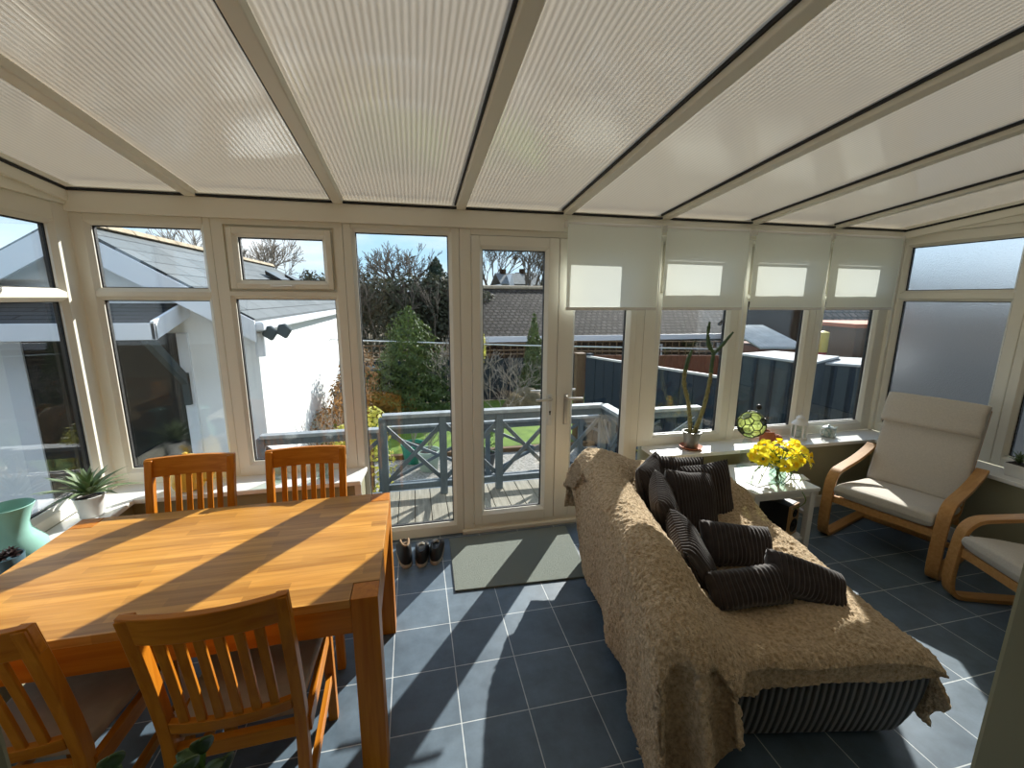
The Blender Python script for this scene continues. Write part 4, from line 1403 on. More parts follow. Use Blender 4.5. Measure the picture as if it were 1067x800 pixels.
def ribbed(mb, pts, rad, seed=1):
    P2 = smoothpath(pts, 6)
    n = len(P2)
    rr = random.Random(seed)
    rads = []
    for i in range(n):
        f = i / (n - 1) * (len(rad) - 1); k = min(int(f), len(rad) - 2)
        rads.append((rad[k] + (rad[k + 1] - rad[k]) * (f - k)) * (1 + 0.12 * math.sin(i * 2.1 + seed)))
    mb.tube(P2, rads, 7)
    for i in range(1, n - 1):
        for q in range(2):
            a = rr.uniform(0, 2 * PI); dv = Vector((math.cos(a), math.sin(a), 0.3))
            mb.ball(P2[i] + dv * rads[i] * 0.9, rads[i] * 0.32, 6, 4)
base_l = Vector((-0.012, 0.0, 0.10)); base_r = Vector((0.02, 0.005, 0.10))
mb = MB(); ribbed(mb, [base_l, plantpt(718, 425), plantpt(713, 400), plantpt(714, 385)], [0.018, 0.015, 0.016, 0.014], 1); mb.build('woody_stem', M['cactuswood'], r)
mb = MB(); ribbed(mb, [plantpt(714, 387), plantpt(717, 375), plantpt(721, 365)], [0.014, 0.015, 0.009], 2); mb.build('green_tip', M['cactus'], r)
mb = MB(); ribbed(mb, [base_r, plantpt(733, 425), plantpt(738, 405), plantpt(741, 388)], [0.019, 0.016, 0.015, 0.014], 3); mb.build('woody_stem', M['cactuswood'], r)
mb = MB(); ribbed(mb, [plantpt(741, 390), plantpt(742, 378), plantpt(744, 367)], [0.015, 0.014, 0.014], 4); mb.build('green_tip', M['cactus'], r)
mb = MB(); ribbed(mb, [plantpt(744, 368), plantpt(739, 360), plantpt(737.5, 349)], [0.011, 0.019, 0.009], 5); ribbed(mb, [plantpt(737.5, 350), plantpt(738.5, 342), plantpt(739.5, 335)], [0.008, 0.013, 0.006], 6); mb.build('green_tip', M['cactus'], r)
mb = MB(); ribbed(mb, [plantpt(744.5, 368), plantpt(753, 359), plantpt(764, 346)], [0.010, 0.014, 0.007], 7); mb.build('green_tip', M['cactus'], r)

# green glass globe on a clear stem, on the side table
gb = onZ(775.5, 487, 0.4905); gb.z = 0.4905
r = thing('glass_globe_ornament', 'green faceted glass globe on a clear glass stem at the back of the side table', 'ornament', gb)
MB().lathe([(0.0, 0.0), (0.055, 0.0), (0.058, 0.01), (0.03, 0.03), (0.036, 0.06), (0.040, 0.14), (0.036, 0.19), (0.022, 0.23), (0.018, 0.26), (0.03, 0.275), (0.0, 0.276)], 28).build('stem', M['glassware'], r)
gc = onY(783, 442, gb.y) - gb
gr = 0.098
bm = bmesh.new()
bmesh.ops.create_icosphere(bm, subdivisions=2, radius=gr)
bmesh.ops.triangulate(bm, faces=bm.faces)
vsb = [v.co + gc for v in bm.verts]; fsb = [[v.index for v in f.verts] for f in bm.faces]
MB().add(vsb, fsb).build('globe', M['greenglass'], r)
bm.free()
bm = bmesh.new()
bmesh.ops.create_icosphere(bm, subdivisions=1, radius=gr)
# truncated icosahedron pattern: lead lines of pentagons and hexagons
ico = bmesh.new(); bmesh.ops.create_icosphere(ico, subdivisions=1, radius=gr)
mb = MB(); pent = MB()
vsI = [v.co.copy() for v in ico.verts]
tri = [[v.index for v in f.verts] for f in ico.faces]
done = set()
def onsph(p, k=1.0): return p.normalized() * gr * k + gc
for f in tri:
    pts3 = []
    for i in range(3):
        a, c = vsI[f[i]], vsI[f[(i + 1) % 3]]
        pts3.append((a * 2 + c) / 3); pts3.append((a + c * 2) / 3)
    for i in range(6):
        a, c = pts3[i], pts3[(i + 1) % 6]
        key = tuple(sorted((tuple(round(x, 4) for x in a), tuple(round(x, 4) for x in c))))
        if key in done: continue
        done.add(key)
        mb.tube([onsph(a), onsph((a + c) / 2, 1.004), onsph(c)], 0.0036, 5)
mb.build('lead_lines', M['lead'], r)
nbr = {i: set() for i in range(len(vsI))}
for f in tri:
    for i in range(3): nbr[f[i]].add(f[(i + 1) % 3]); nbr[f[i]].add(f[(i + 2) % 3])
for i in range(0, len(vsI), 3):
    nb = list(nbr[i]); nrm = vsI[i].normalized(); ax = nrm.orthogonal().normalized(); ay = nrm.cross(ax)
    nb.sort(key=lambda q: math.atan2(vsI[q].dot(ay), vsI[q].dot(ax)))
    ps = [onsph((vsI[i] * 2 + vsI[q]) / 3, 0.998) for q in nb]
    pent.add(ps, [tuple(range(len(ps)))])
pent.build('dark_panels', M['lead'], r, fixn=False)
bm.free(); ico.free()
MB().ball(onY(791, 424, gb.y) - gb, 0.02, 14, 9).build('finial', M['black'], r)

# terracotta clog planter
cl = onZ(797, 464, pz); cl = Vector((2.835, 2.85, pz))
r = thing('clog_planter', 'terracotta clog-shaped planter on the right-hand sill', 'planter', cl, R(-6))
def clog(u, v):
    a = u * 2 * PI
    x = -math.cos(a)            # -1 heel .. 1 toe
    wd = 0.040 * math.sqrt(max(0, 1 - abs(x) ** 3.2)) * (1 - 0.12 * x)
    yy = math.copysign(wd, math.sin(a)) if abs(math.sin(a)) > 1e-6 else 0
    ht = 0.088 - 0.034 * sstep(-0.15, 0.25, x)
    k = math.sin(v * PI / 2)
    sh = 1 - (0.10 if x < 0 else 0.65) * v ** 2.5
    xx = x * 0.10 * (1 - (0.05 if x < 0 else 0.42) * v ** 2.2) - (0.0 if x < 0 else 0.0)
    return Vector((xx, yy * sh * (1 + 0.12 * math.sin(v * PI)), ht * k))
MB().grid(clog, 40, 12, True, wrap_u=True).build('body', M['terracotta'], r, angle=70)
MB().tube([clog(k / 30, 1.0) for k in range(31)], 0.006, 6, cap=False).build('rim', M['terracotta'], r)
MB().add([clog(k / 30, 0.95) - Vector((0, 0, 0.01)) for k in range(30)], [tuple(range(30))]).build('soil', M['soil'], r)

# white lantern
ln_ = Vector((3.11, 2.86, pz))
r = thing('lantern', 'small white candle lantern with a domed top on the right-hand sill', 'lantern', ln_, R(15))
MB().lathe([(0.062, 0), (0.064, 0.012), (0.055, 0.016), (0.055, 0.022), (0.0, 0.022)], 6, smooth=False).build('base', M['white'], r)
for k in range(6):
    a = k * PI / 3
    MB().bar((0.052 * math.cos(a), 0.052 * math.sin(a), 0.02), (0.052 * math.cos(a), 0.052 * math.sin(a), 0.13), 0.010, 0.010).build('corner_bar', M['white'], r)
MB().lathe([(0.050, 0.022), (0.050, 0.128)], 6, smooth=False).build('pane', M['glassware'], r)
MB().lathe([(0.062, 0.128), (0.062, 0.136), (0.045, 0.155), (0.034, 0.168), (0.032, 0.18), (0.036, 0.183), (0.02, 0.20), (0.0, 0.206)], 18).build('dome', M['white'], r)
MB().tube([(0.016 * math.cos(k * PI / 8), 0, 0.212 + 0.016 * math.sin(k * PI / 8)) for k in range(17)], 0.002, 6, cap=False).build('ring', M['steel'], r)
MB().lathe([(0.022, 0.022), (0.022, 0.07), (0.0, 0.07)], 16).build('candle', M['whitecer'], r)

# small patterned teapot
M['patterned'] = mat('white_china_with_blue_green_pattern', (0.62, 0.66, 0.62), 0.25, color2=(0.22, 0.33, 0.32), scale=45, detail=2)
r = thing('teapot', 'tiny patterned china teapot on the sill nearest the right corner', 'teapot', (3.425, 2.87, pz), R(5))
MB().lathe([(0.034, 0), (0.05, 0.004), (0.056, 0.03), (0.052, 0.065), (0.046, 0.076), (0.0, 0.078)], 26).build('body', M['patterned'], r)
MB().lathe([(0.046, 0.079), (0.03, 0.088), (0.007, 0.092), (0.010, 0.102), (0.0, 0.106)], 22).build('lid', M['patterned'], r)
MB().tube(smoothpath([(-0.048, 0, 0.065), (-0.078, 0, 0.072), (-0.088, 0, 0.045), (-0.07, 0, 0.02), (-0.052, 0, 0.022)], 5), 0.005, 8).build('handle', M['whitecer'], r)
MB().tube(smoothpath([(0.048, 0, 0.02), (0.072, 0, 0.03), (0.088, 0, 0.06), (0.10, 0, 0.075)], 5), [0.012] * 6 + [0.009] * 5 + [0.007] * 5, 8).build('spout', M['patterned'], r)

# white rectangular planter with a succulent on the right wall sill
r = thing('potted_succulent', 'spiky green succulent in a white rectangular pot on the right wall sill', 'potted plant', (3.885, 1.84, pz), 0)
s = MB()
x, y = 0.052, 0.115
s.add([(-x + .008, -y + .008, 0), (x - .008, -y + .008, 0), (x - .008, y - .008, 0), (-x + .008, y - .008, 0), (-x, -y, .085), (x, -y, .085), (x, y, .085), (-x, y, .085)],
      [(3, 2, 1, 0), (4, 5, 6, 7), (0, 1, 5, 4), (1, 2, 6, 5), (2, 3, 7, 6), (3, 0, 4, 7)])
s.build('pot', M['whitecer'], r, bevel=0.004)
MB().box(-x + .006, x - .006, -y + .006, y - .006, 0.0852, 0.088).build('soil', M['soil'], r)
for q in range(3):
    mb = MB()
    for k in range(16):
        a = k * 2.399 + q; el = R(75 - 65 * k / 16)
        dv = Vector((math.cos(a) * math.cos(el), math.sin(a) * math.cos(el), math.sin(el)))
        p0 = Vector((0, -0.07 + 0.07 * q, 0.09))
        blade(mb, p0, p0 + dv * rnd.uniform(0.07, 0.10), 0.018, (0, 0, 1), 0.008)
    mb.build('rosette', M['aloe'], r)

# daffodils in a glass vase on the side table
dv0 = onZ(809, 502, 0.4905); dv0.z = 0.4905
r = thing('vase', 'small round clear glass vase of daffodils on the side table', 'vase', dv0)
MB().lathe([(0.0, 0.0), (0.04, 0.0), (0.052, 0.012), (0.058, 0.045), (0.05, 0.085), (0.040, 0.105), (0.046, 0.128), (0.050, 0.132), (0.043, 0.128), (0.036, 0.105), (0.046, 0.085), (0.054, 0.045), (0.046, 0.014), (0.0, 0.008)], 30).build('vase_glass', M['glassware'], r)
MB().lathe([(0.0, 0.010), (0.045, 0.015), (0.0525, 0.045), (0.047, 0.075), (0.0, 0.075)], 24).build('water', M['water'], r)
def make_daffodil():
    """flower faces local +z, stem leaves along -z then bends towards the vase"""
    d_ = thing('daffodil', 'yellow daffodil in the bunch standing in the round glass vase', 'flower', (0, 0, 0), 0, 'daffodils in the round glass vase')
    for k in range(6):
        a = k * PI / 3
        mb = MB()
        def pf(u, v, a=a, k=k):
            w_ = (0.015) * math.sin(PI * min(1, 0.12 + v * 0.86)) ** 0.7 * (u * 2 - 1)
            ln = 0.008 + 0.034 * v
            zz = (0.004 if k % 2 else 0.0) + 0.006 * math.sin(v * PI) - 0.006 * v * v + 0.003 * (2 * u - 1) ** 2
            return Vector((math.cos(a) * ln - math.sin(a) * w_, math.sin(a) * ln + math.cos(a) * w_, zz))
        mb.grid(pf, 4, 6)
        mb.build('petal', M['daffpetal'], d_, fixn=False)
    mb = MB()
    def tf(u, v):
        a = u * 2 * PI
        rr = 0.0085 + 0.003 * v + 0.006 * max(0, v - 0.7) / 0.3 * (1 + 0.25 * math.sin(a * 8))
        return Vector((math.cos(a) * rr, math.sin(a) * rr, 0.003 + 0.024 * v))
    mb.grid(tf, 32, 8, True, wrap_u=True)
    mb.build('trumpet', M['dafftrumpet'], d_, fixn=False)
    return d_
dproto = make_daffodil()
heads = [(745 + 0, 0)]
HP = [(790, 470), (797, 464), (805, 468), (812, 462), (820, 467), (828, 463), (835, 469), (841, 474), (786, 475), (795, 478), (803, 476), (811, 472), (819, 476), (827, 474),
      (833, 480), (842, 481), (808, 482), (818, 485), (800, 470), (826, 484)]
for i, (px, py) in enumerate(HP):
    yy = dv0.y + rnd.uniform(-0.09, 0.10) - (0.05 if py > 476 else -0.04)
    p = onY(px, py, yy)
    out_ = (p - (dv0 + Vector((0, 0, 0.13)))); out_.z *= 0.35
    dirv = (out_.normalized() + Vector((rnd.uniform(-.4, .4), rnd.uniform(-.8, .1), rnd.uniform(-0.1, .35)))).normalized()
    dd = dproto if i == 0 else copy_tree(dproto)
    q = dirv.to_track_quat('Z', 'Y')
    dd.rotation_mode = 'QUATERNION'
    dd.rotation_quaternion = q
    dd.location = p
    dd.scale = (1.18, 1.18, 1.18)
    # each stem is its own part
    nb = dv0 + Vector((rnd.uniform(-.022, .022), rnd.uniform(-.022, .022), 0.012))
    neck = dv0 + Vector(((nb.x - dv0.x) * -1.1, (nb.y - dv0.y) * -1.1, 0.115))
    bend = p - dirv * 0.022 + Vector((0, 0, 0.004))
    pts = smoothpath([nb, neck, neck.lerp(bend, 0.6) + Vector((0, 0, 0.012)), bend, p - dirv * 0.002], 5)
    qi = q.inverted()
    MB().tube([(qi @ (a - p)) / 1.18 for a in pts], 0.0024, 6).build('stem', M['stem'], dd)
# papers on the side table
for k, (px, py, rz, sx, sy, lab) in enumerate(((791, 503, 12, 0.075, 0.05, 'white card lying on the side table left of the daffodils'), (829, 497, -20, 0.07, 0.05, 'white card lying on the side table right of the daffodils'))):
    p = onZ(px, py, 0.4905); p.z = 0.4905
    tag(MB().box(-sx, sx, -sy, sy, 0, 0.004).build('card', M['paper'], None, bevel=0.001, loc=p, rotz=R(rz)), lab, 'card')

# wall socket
r = thing('wall_socket', 'white electrical socket on the green wall under the right-hand sill', 'socket', (3.21, 2.76, 0.13))
MB().box(-0.073, 0.073, -0.011, 0, -0.043, 0.043).build('plate', M['white'], r, bevel=0.004)
for sx in (-0.036, 0.036):
    MB().box(sx - 0.012, sx + 0.012, -0.016, -0.011, 0.016, 0.034).build('switch', M['white'], r, bevel=0.002)

# leafy plant at the bottom left, close to the camera
r = thing('potted_plant', 'leafy green houseplant poking up at the bottom edge near the camera', 'potted plant', (-0.50, 0.80, 0.0), 0)
MB().lathe([(0.085, 0), (0.09, 0.005), (0.12, 0.22), (0.128, 0.222), (0.128, 0.25), (0.116, 0.25), (0.108, 0.22), (0.0, 0.215)], 30).build('pot', M['whitecer'], r)
MB().lathe([(0.0, 0.228), (0.06, 0.226), (0.11, 0.218)], 20).build('soil', M['soil'], r)
def lpt(px, py, y): return onY(px, py + 12, y) - Vector((-0.50, 0.80, 0.0))
stems = [((0.0, 0.0, 0.22), lpt(212, 772, 0.80)), ((0.02, 0.02, 0.22), lpt(235, 790, 0.86)), ((-0.03, 0.0, 0.22), lpt(118, 790, 0.78)), ((0.03, -0.02, 0.22), lpt(196, 792, 0.74)), ((-0.01, 0.03, 0.22), lpt(180, 805, 0.82))]
lf = random.Random(3)
for a, c in stems:
    a = Vector(a); c = Vector(c)
    path = smoothpath([a, a.lerp(c, 0.5) + Vector((lf.uniform(-.03, .03), lf.uniform(-.03, .03), 0.02)), c], 6)
    st = MB().tube(path, [0.007] * (len(path) - 3) + [0.005] * 3, 7).build('stem', M['stem'], r)
    nlv = 11
    for k in range(nlv):
        f = 0.35 + 0.65 * k / (nlv - 1)
        p = path[min(len(path) - 1, int(f * (len(path) - 1)))]
        ang = k * 2.4 + lf.uniform(-.3, .3)
        el = lf.uniform(0.1, 0.8) if k < nlv - 1 else 1.2
        dvv = Vector((math.cos(ang) * math.cos(el), math.sin(ang) * math.cos(el), math.sin(el)))
        ln = lf.uniform(0.035, 0.055)
        mb = MB()
        sd_ = dvv.cross(Vector((0, 0, 1))).normalized(); nn = sd_.cross(dvv)
        def lf_(u, v):
            w_ = 0.019 * math.sin(PI * min(0.999, 0.06 + 0.94 * v)) ** 0.6
            return p + dvv * (ln * v) + sd_ * (w_ * (2 * u - 1)) + nn * (0.006 * math.sin(v * PI) + 0.004 * (2 * u - 1) ** 2)
        mb.grid(lf_, 4, 6)
        o = mb.build('leaf', M['jade'], r, fixn=False)
        s_ = o.modifiers.new('thickness', 'SOLIDIFY'); s_.thickness = 0.003

# ================================================================== OUTSIDE
GZ = -0.75
M['deckwood'] = wood_mat('weathered_grey_decking', (0.20, 0.185, 0.145), (0.33, 0.31, 0.255), 0.75, 'y')
M['bluegrey'] = mat('blue_grey_painted_wood', (0.095, 0.125, 0.15), 0.6, var=0.12, scale=8, stretch=(6, 6, 1))
M['railtop'] = mat('weathered_grey_handrail', (0.26, 0.29, 0.31), 0.65, var=0.2, scale=14)
M['lawn'] = mat('short_lawn_grass', (0.075, 0.15, 0.014), 0.95, color2=(0.15, 0.24, 0.03), scale=5, bump=0.8, bscale=70, detail=8)
M['gravel'] = mat('pale_gravel', (0.16, 0.15, 0.13), 0.95, color2=(0.42, 0.40, 0.36), scale=32, bump=1.0, bscale=50, detail=2)
M['render'] = mat('white_house_render', (0.84, 0.85, 0.85), 0.85, var=0.03, scale=2)
M['barge'] = mat('white_painted_bargeboard', (0.72, 0.74, 0.78), 0.5)
M['darkglass'] = mat('dark_house_window', (0.008, 0.010, 0.012), 0.08, spec=0.35)
def tile_mat(name, c1, c2, bw, rh, mort=0.004, bump=0.8, axis='xz'):
    mt, n, out = new_mat(name)
    b = n.nodes.new('ShaderNodeBsdfPrincipled'); n.links.new(b.outputs[0], out.inputs[0])
    b.inputs['Roughness'].default_value = 0.9
    b.inputs['Specular IOR Level'].default_value = 0.08
    uv = n.nodes.new('ShaderNodeTexCoord')
    br = n.nodes.new('ShaderNodeTexBrick')
    br.inputs['Scale'].default_value = 1.0
    br.inputs['Brick Width'].default_value = bw; br.inputs['Row Height'].default_value = rh
    br.inputs['Mortar Size'].default_value = mort
    br.inputs['Color1'].default_value = (*c1, 1); br.inputs['Color2'].default_value = (*c2, 1)
    br.inputs['Mortar'].default_value = (*[x * 0.25 for x in c1], 1)
    n.links.new(uv.outputs['UV'], br.inputs['Vector'])
    n.links.new(br.outputs['Color'], b.inputs['Base Color'])
    sp_ = n.nodes.new('ShaderNodeSeparateXYZ'); n.links.new(uv.outputs['UV'], sp_.inputs[0])
    md = n.nodes.new('ShaderNodeMath'); md.operation = 'MODULO'; md.inputs[1].default_value = rh
    n.links.new(sp_.outputs['Y'], md.inputs[0])
    dv_ = n.nodes.new('ShaderNodeMath'); dv_.operation = 'DIVIDE'; dv_.inputs[1].default_value = -rh
    n.links.new(md.outputs[0], dv_.inputs[0])
    bp = n.nodes.new('ShaderNodeBump'); bp.inputs['Strength'].default_value = bump; bp.inputs['Distance'].default_value = 0.03
    n.links.new(dv_.outputs[0], bp.inputs['Height']); n.links.new(bp.outputs[0], b.inputs['Normal'])
    return mt
M['slate'] = tile_mat('pale_grey_slate_roof', (0.15, 0.165, 0.17), (0.19, 0.205, 0.21), 0.5, 0.22, 0.006)
M['darktile'] = tile_mat('dark_canopy_tiles', (0.045, 0.052, 0.06), (0.06, 0.068, 0.075), 1.2, 0.11, 0.012, 1.0)
M['rooftile'] = tile_mat('weathered_pantile_roof', (0.030, 0.026, 0.024), (0.075, 0.066, 0.060), 0.24, 0.27, 0.045, 1.0)
M['rooftile2'] = tile_mat('brown_tile_roof', (0.10, 0.075, 0.06), (0.17, 0.125, 0.10), 0.24, 0.25, 0.03, 1.0)
M['brick'] = tile_mat('red_brick', (0.10, 0.045, 0.030), (0.14, 0.065, 0.042), 0.23, 0.075, 0.01, 0.3)
M['ridge'] = mat('lichened_ridge_tiles', (0.30, 0.24, 0.16), 0.9, color2=(0.45, 0.36, 0.25), scale=14)
M['navyfence'] = mat('dark_blue_fence_paint', (0.020, 0.034, 0.048), 0.85, spec=0.12, var=0.2, scale=6, stretch=(8, 8, 1))
M['fencecap'] = mat('pale_weathered_fence_cap', (0.42, 0.42, 0.40), 0.7)
M['brownwood'] = mat('brown_fence_wood', (0.13, 0.075, 0.035), 0.85, var=0.25, scale=6, stretch=(8, 8, 1))
M['redwood'] = mat('red_brown_fence_wood', (0.17, 0.06, 0.03), 0.85, var=0.25, scale=6, stretch=(8, 8, 1))
M['shedgrey'] = mat('dark_grey_shed_paint', (0.060, 0.078, 0.086), 0.85, spec=0.12, var=0.12, scale=3, stretch=(5, 5, 1))
M['shedroof'] = mat('pale_felt_shed_roof', (0.40, 0.41, 0.41), 0.8, var=0.15, scale=5)
M['bark'] = mat('grey_brown_bark', (0.085, 0.068, 0.05), 0.95, color2=(0.15, 0.125, 0.10), scale=20)
M['twig'] = mat('pale_bare_twig', (0.22, 0.19, 0.155), 0.9)
M['conifer'] = leafmat('dark_green_conifer', (0.032, 0.058, 0.014), (0.095, 0.135, 0.032), 0.7, 0.2, 3)
M['pine'] = leafmat('blackish_green_pine', (0.014, 0.026, 0.014), (0.03, 0.05, 0.024), 0.8, 0.1, 3)
M['ivy'] = leafmat('dark_olive_scrub', (0.030, 0.036, 0.018), (0.075, 0.075, 0.04), 0.8, 0.15, 2)
M['euon'] = leafmat('yellow_green_shrub_leaf', (0.40, 0.40, 0.05), (0.58, 0.55, 0.12), 0.6, 0.35, 10)
M['golden'] = leafmat('golden_brown_hedge_leaf', (0.20, 0.115, 0.02), (0.34, 0.21, 0.045), 0.8, 0.25, 4)
M['rust'] = leafmat('rusty_brown_shrub_leaf', (0.20, 0.10, 0.04), (0.34, 0.20, 0.09), 0.8, 0.25, 6)
M['greenshrub'] = leafmat('mid_green_shrub_leaf', (0.05, 0.10, 0.02), (0.11, 0.19, 0.05), 0.6, 0.25, 8)
M['mintpot'] = mat('pale_mint_plastic_pot', (0.36, 0.46, 0.38), 0.45)
M['tealpot'] = mat('teal_plastic_pot', (0.02, 0.22, 0.15), 0.4)
M['greypot'] = mat('dark_grey_pot', (0.05, 0.06, 0.07), 0.5)
M['rope'] = mat('white_washing_line', (0.72, 0.72, 0.70), 0.6)
M['boulder'] = mat('brown_mound', (0.13, 0.10, 0.055), 0.95, var=0.3, scale=8, bump=0.6, bscale=20)

def quad_uv(name, mat_, parent, quads, th=0.0):
    """roof planes: list of 4 points (eave-left, eave-right, ridge-right, ridge-left) with uv in metres"""
    vs = []; fs = []; uvs = []
    for q in quads:
        q = [Vector(p) for p in q]
        ex = (q[1] - q[0]).normalized(); nn = ex.cross(q[-1] - q[0]).normalized(); ey = nn.cross(ex)
        o = len(vs); vs += q; fs.append(tuple(range(o, o + len(q))))
        uvs += [((p - q[0]).dot(ex) + 50, (p - q[0]).dot(ey) + 50) for p in q]
    me = bpy.data.meshes.new(name)
    me.from_pydata([tuple(v) for v in vs], [], fs)
    ul = me.uv_layers.new(name='uv')
    for li, lp in enumerate(me.loops): ul.data[li].uv = uvs[lp.vertex_index]
    me.materials.append(mat_)
    o = bpy.data.objects.new(name, me); COL.objects.link(o)
    if parent: o.parent = parent
    if th:
        s_ = o.modifiers.new('thickness', 'SOLIDIFY'); s_.thickness = th; s_.offset = -1
    return o

# ---- ground
def plane(x0, x1, y0, y1, z): return MB().box(x0, x1, y0, y1, z - 0.1, z)
struct(plane(-60, 70, 3.06, 120, GZ - 0.02).build('ground', M['boulder']))
struct(plane(-60, -1.95, -20, 3.06, GZ - 0.02).build('ground', M['boulder']))
struct(plane(4.15, 70, -20, 3.06, GZ - 0.02).build('ground', M['boulder']))
o = plane(-1.6, 5.0, 6.6, 10.2, GZ + 0.01).build('lawn', M['lawn']); tag(o, 'bright green mown lawn beyond the deck', 'lawn', kind='stuff')
o = plane(-1.6, 4.4, 4.1, 6.6, GZ + 0.01).build('gravel_bed', M['gravel']); tag(o, 'pale gravel bed between deck and lawn', 'gravel', kind='stuff')
b = MB().box(-1.6, 4.4, 6.55, 6.65, GZ, GZ + 0.08)
tag(b.build('lawn_edging', M['brownwood'], bevel=0.01), 'low wooden edging board between gravel and lawn', 'edging')

# ---- deck
DZ = -0.15
dk = thing('deck', 'weathered grey timber deck outside the double doors', None, (0, 0, 0), kind='structure')
x = -0.62
while x < 1.98:
    MB().box(x, x + 0.138, 3.045, 4.12, DZ - 0.028, DZ).build('board', M['deckwood'], dk, bevel=0.004)
    x += 0.144
MB().box(-0.62, 1.96, 4.12, 4.15, DZ - 0.25, DZ - 0.002).build('fascia', M['bluegrey'], dk, bevel=0.003)
MB().box(-0.60, 1.94, 3.1, 4.10, DZ - 0.15, DZ - 0.03).build('joist_frame', M['brownwood'], dk)

def railing(label, pts, z0, h, post=0.075, spans=1, name='deck_railing', posts=None, mt=None):
    mt = mt or M['bluegrey']
    r = thing(name, label, 'railing', (pts[0][0], pts[0][1], z0))
    o_ = Vector((pts[0][0], pts[0][1], 0))
    def L_(p, z): return Vector((p[0], p[1], 0)) - o_ + Vector((0, 0, z))
    for a, c in zip(pts[:-1], pts[1:]):
        a = Vector(a); c = Vector(c)
        MB().bar(L_(a, h), L_(c, h), 0.095, 0.035).build('handrail', M['railtop'], r, bevel=0.004)
        MB().bar(L_(a, h - 0.055), L_(c, h - 0.055), 0.035, 0.07).build('top_rail', mt, r, bevel=0.003)
        MB().bar(L_(a, 0.10), L_(c, 0.10), 0.04, 0.06).build('bottom_rail', mt, r, bevel=0.003)
        n = max(1, round((c - a).length / spans))
        for k in range(n):
            p = a.lerp(c, k / n); q = a.lerp(c, (k + 1) / n)
            MB().bar(L_(p, 0.13), L_(q, h - 0.09), 0.022, 0.038).build('brace', mt, r, bevel=0.002)
            MB().bar(L_(q, 0.13) + Vector((0, 0.024, 0)), L_(p, h - 0.09) + Vector((0, 0.024, 0)), 0.022, 0.038).build('brace', mt, r, bevel=0.002)
        for k in range(n + 1):
            p = a.lerp(c, k / n)
            if k == n and (c - Vector(pts[-1])).length > 1e-6: continue
            MB().bar(L_(p, 0.0), L_(p, h - 0.02), post, post, Vector((0, 1, 0))).build('post', mt, r, bevel=0.004)
    return r
railing('blue-grey deck railing with crossed braces and a weathered handrail outside the doors', [(-0.31, 4.0), (1.87, 4.0), (1.87, 3.12)], DZ, 0.80, 0.068, 0.55)
railing('lower blue-grey railing behind the gravel bed', [(-0.4, 5.4), (0.9, 5.4), (2.2, 5.4), (3.5, 5.4)], GZ + 0.02, 0.86, 0.06, 1.3, 'garden_railing')
railing('dark railing left of the deck by the white house wall', [(-1.45, 4.35), (-0.36, 4.35)], GZ, 1.17, 0.07, 1.1, 'garden_railing')
railing('low pale railing right of the deck beyond the cactus', [(1.98, 4.0), (3.0, 4.0)], DZ - 0.1, 0.82, 0.06, 1.02)
# grey step board left
st = thing('garden_step', 'pale grey slatted timber step on the gravel', 'step', (-0.22, 4.62, GZ + 0.015), R(4))
for k in range(5):
    MB().box(-0.36 + 0.15 * k, -0.36 + 0.15 * k + 0.14, -0.28, 0.28, 0.10, 0.13).build('slat', M['railtop'], st, bevel=0.004)
for sy in (-0.22, 0.22): MB().box(-0.36, 0.38, sy - 0.03, sy + 0.03, 0, 0.10).build('bearer', M['bluegrey'], st)

# ---- plants by scattering leaf cards
def leaves(mb, n, fn, size, rr, aspect=0.55):
    for _ in range(n):
        p, nn = fn(rr)
        nn = (Vector(nn) + Vector((rr.uniform(-.7, .7), rr.uniform(-.7, .7), rr.uniform(-.7, .7)))).normalized()
        a = nn.orthogonal().normalized(); c = nn.cross(a)
        t_ = rr.uniform(0, 2 * PI); a2 = a * math.cos(t_) + c * math.sin(t_); c2 = nn.cross(a2)
        s_ = size * rr.uniform(0.6, 1.3)
        mb.add([p - a2 * s_, p - c2 * s_ * aspect, p + a2 * s_, p + c2 * s_ * aspect], [(0, 1, 2, 3)])
def blob_fn(blobs):
    def f(rr):
        c, s_ = rr.choice(blobs)
        d_ = Vector((rr.gauss(0, 1), rr.gauss(0, 1), rr.gauss(0, 1))).normalized()
        k = rr.uniform(0.55, 1.02) ** 0.6
        return Vector((c[0] + d_.x * s_[0] * k, c[1] + d_.y * s_[1] * k, c[2] + d_.z * s_[2] * k)), d_
    return f
def branches(mb, p, d, ln, rad, lev, rr, spread=0.55, up=0.15, nch=3, sides=3, minr=0.004):
    n = 3
    pts = [Vector(p)]; dd = Vector(d).normalized()
    for k in range(n):
        dd = (dd + Vector((rr.uniform(-.16, .16), rr.uniform(-.16, .16), rr.uniform(-.08, .14)))).normalized()
        pts.append(pts[-1] + dd * ln / n)
    mb.tube(pts, [max(minr, rad * (1 - 0.38 * k / n)) for k in range(n + 1)], sides if lev < 3 else max(sides, 5), cap=False)
    if lev == 0: return
    for k in range(nch):
        f = rr.uniform(0.45, 1.0) if k else 1.0
        i = min(n - 1, int(f * n)); q = pts[i].lerp(pts[i + 1], f * n - i) if f < 1 else pts[-1]
        ax = dd.orthogonal().normalized(); ang = rr.uniform(0, 2 * PI)
        side = ax * math.cos(ang) + dd.cross(ax) * math.sin(ang)
        nd = (dd + side * rr.uniform(spread * 0.6, spread * 1.4) + Vector((0, 0, up))).normalized()
        branches(mb, q, nd, ln * rr.uniform(0.62, 0.82), max(minr, rad * 0.58), lev - 1, rr, spread, up, nch, sides, minr)
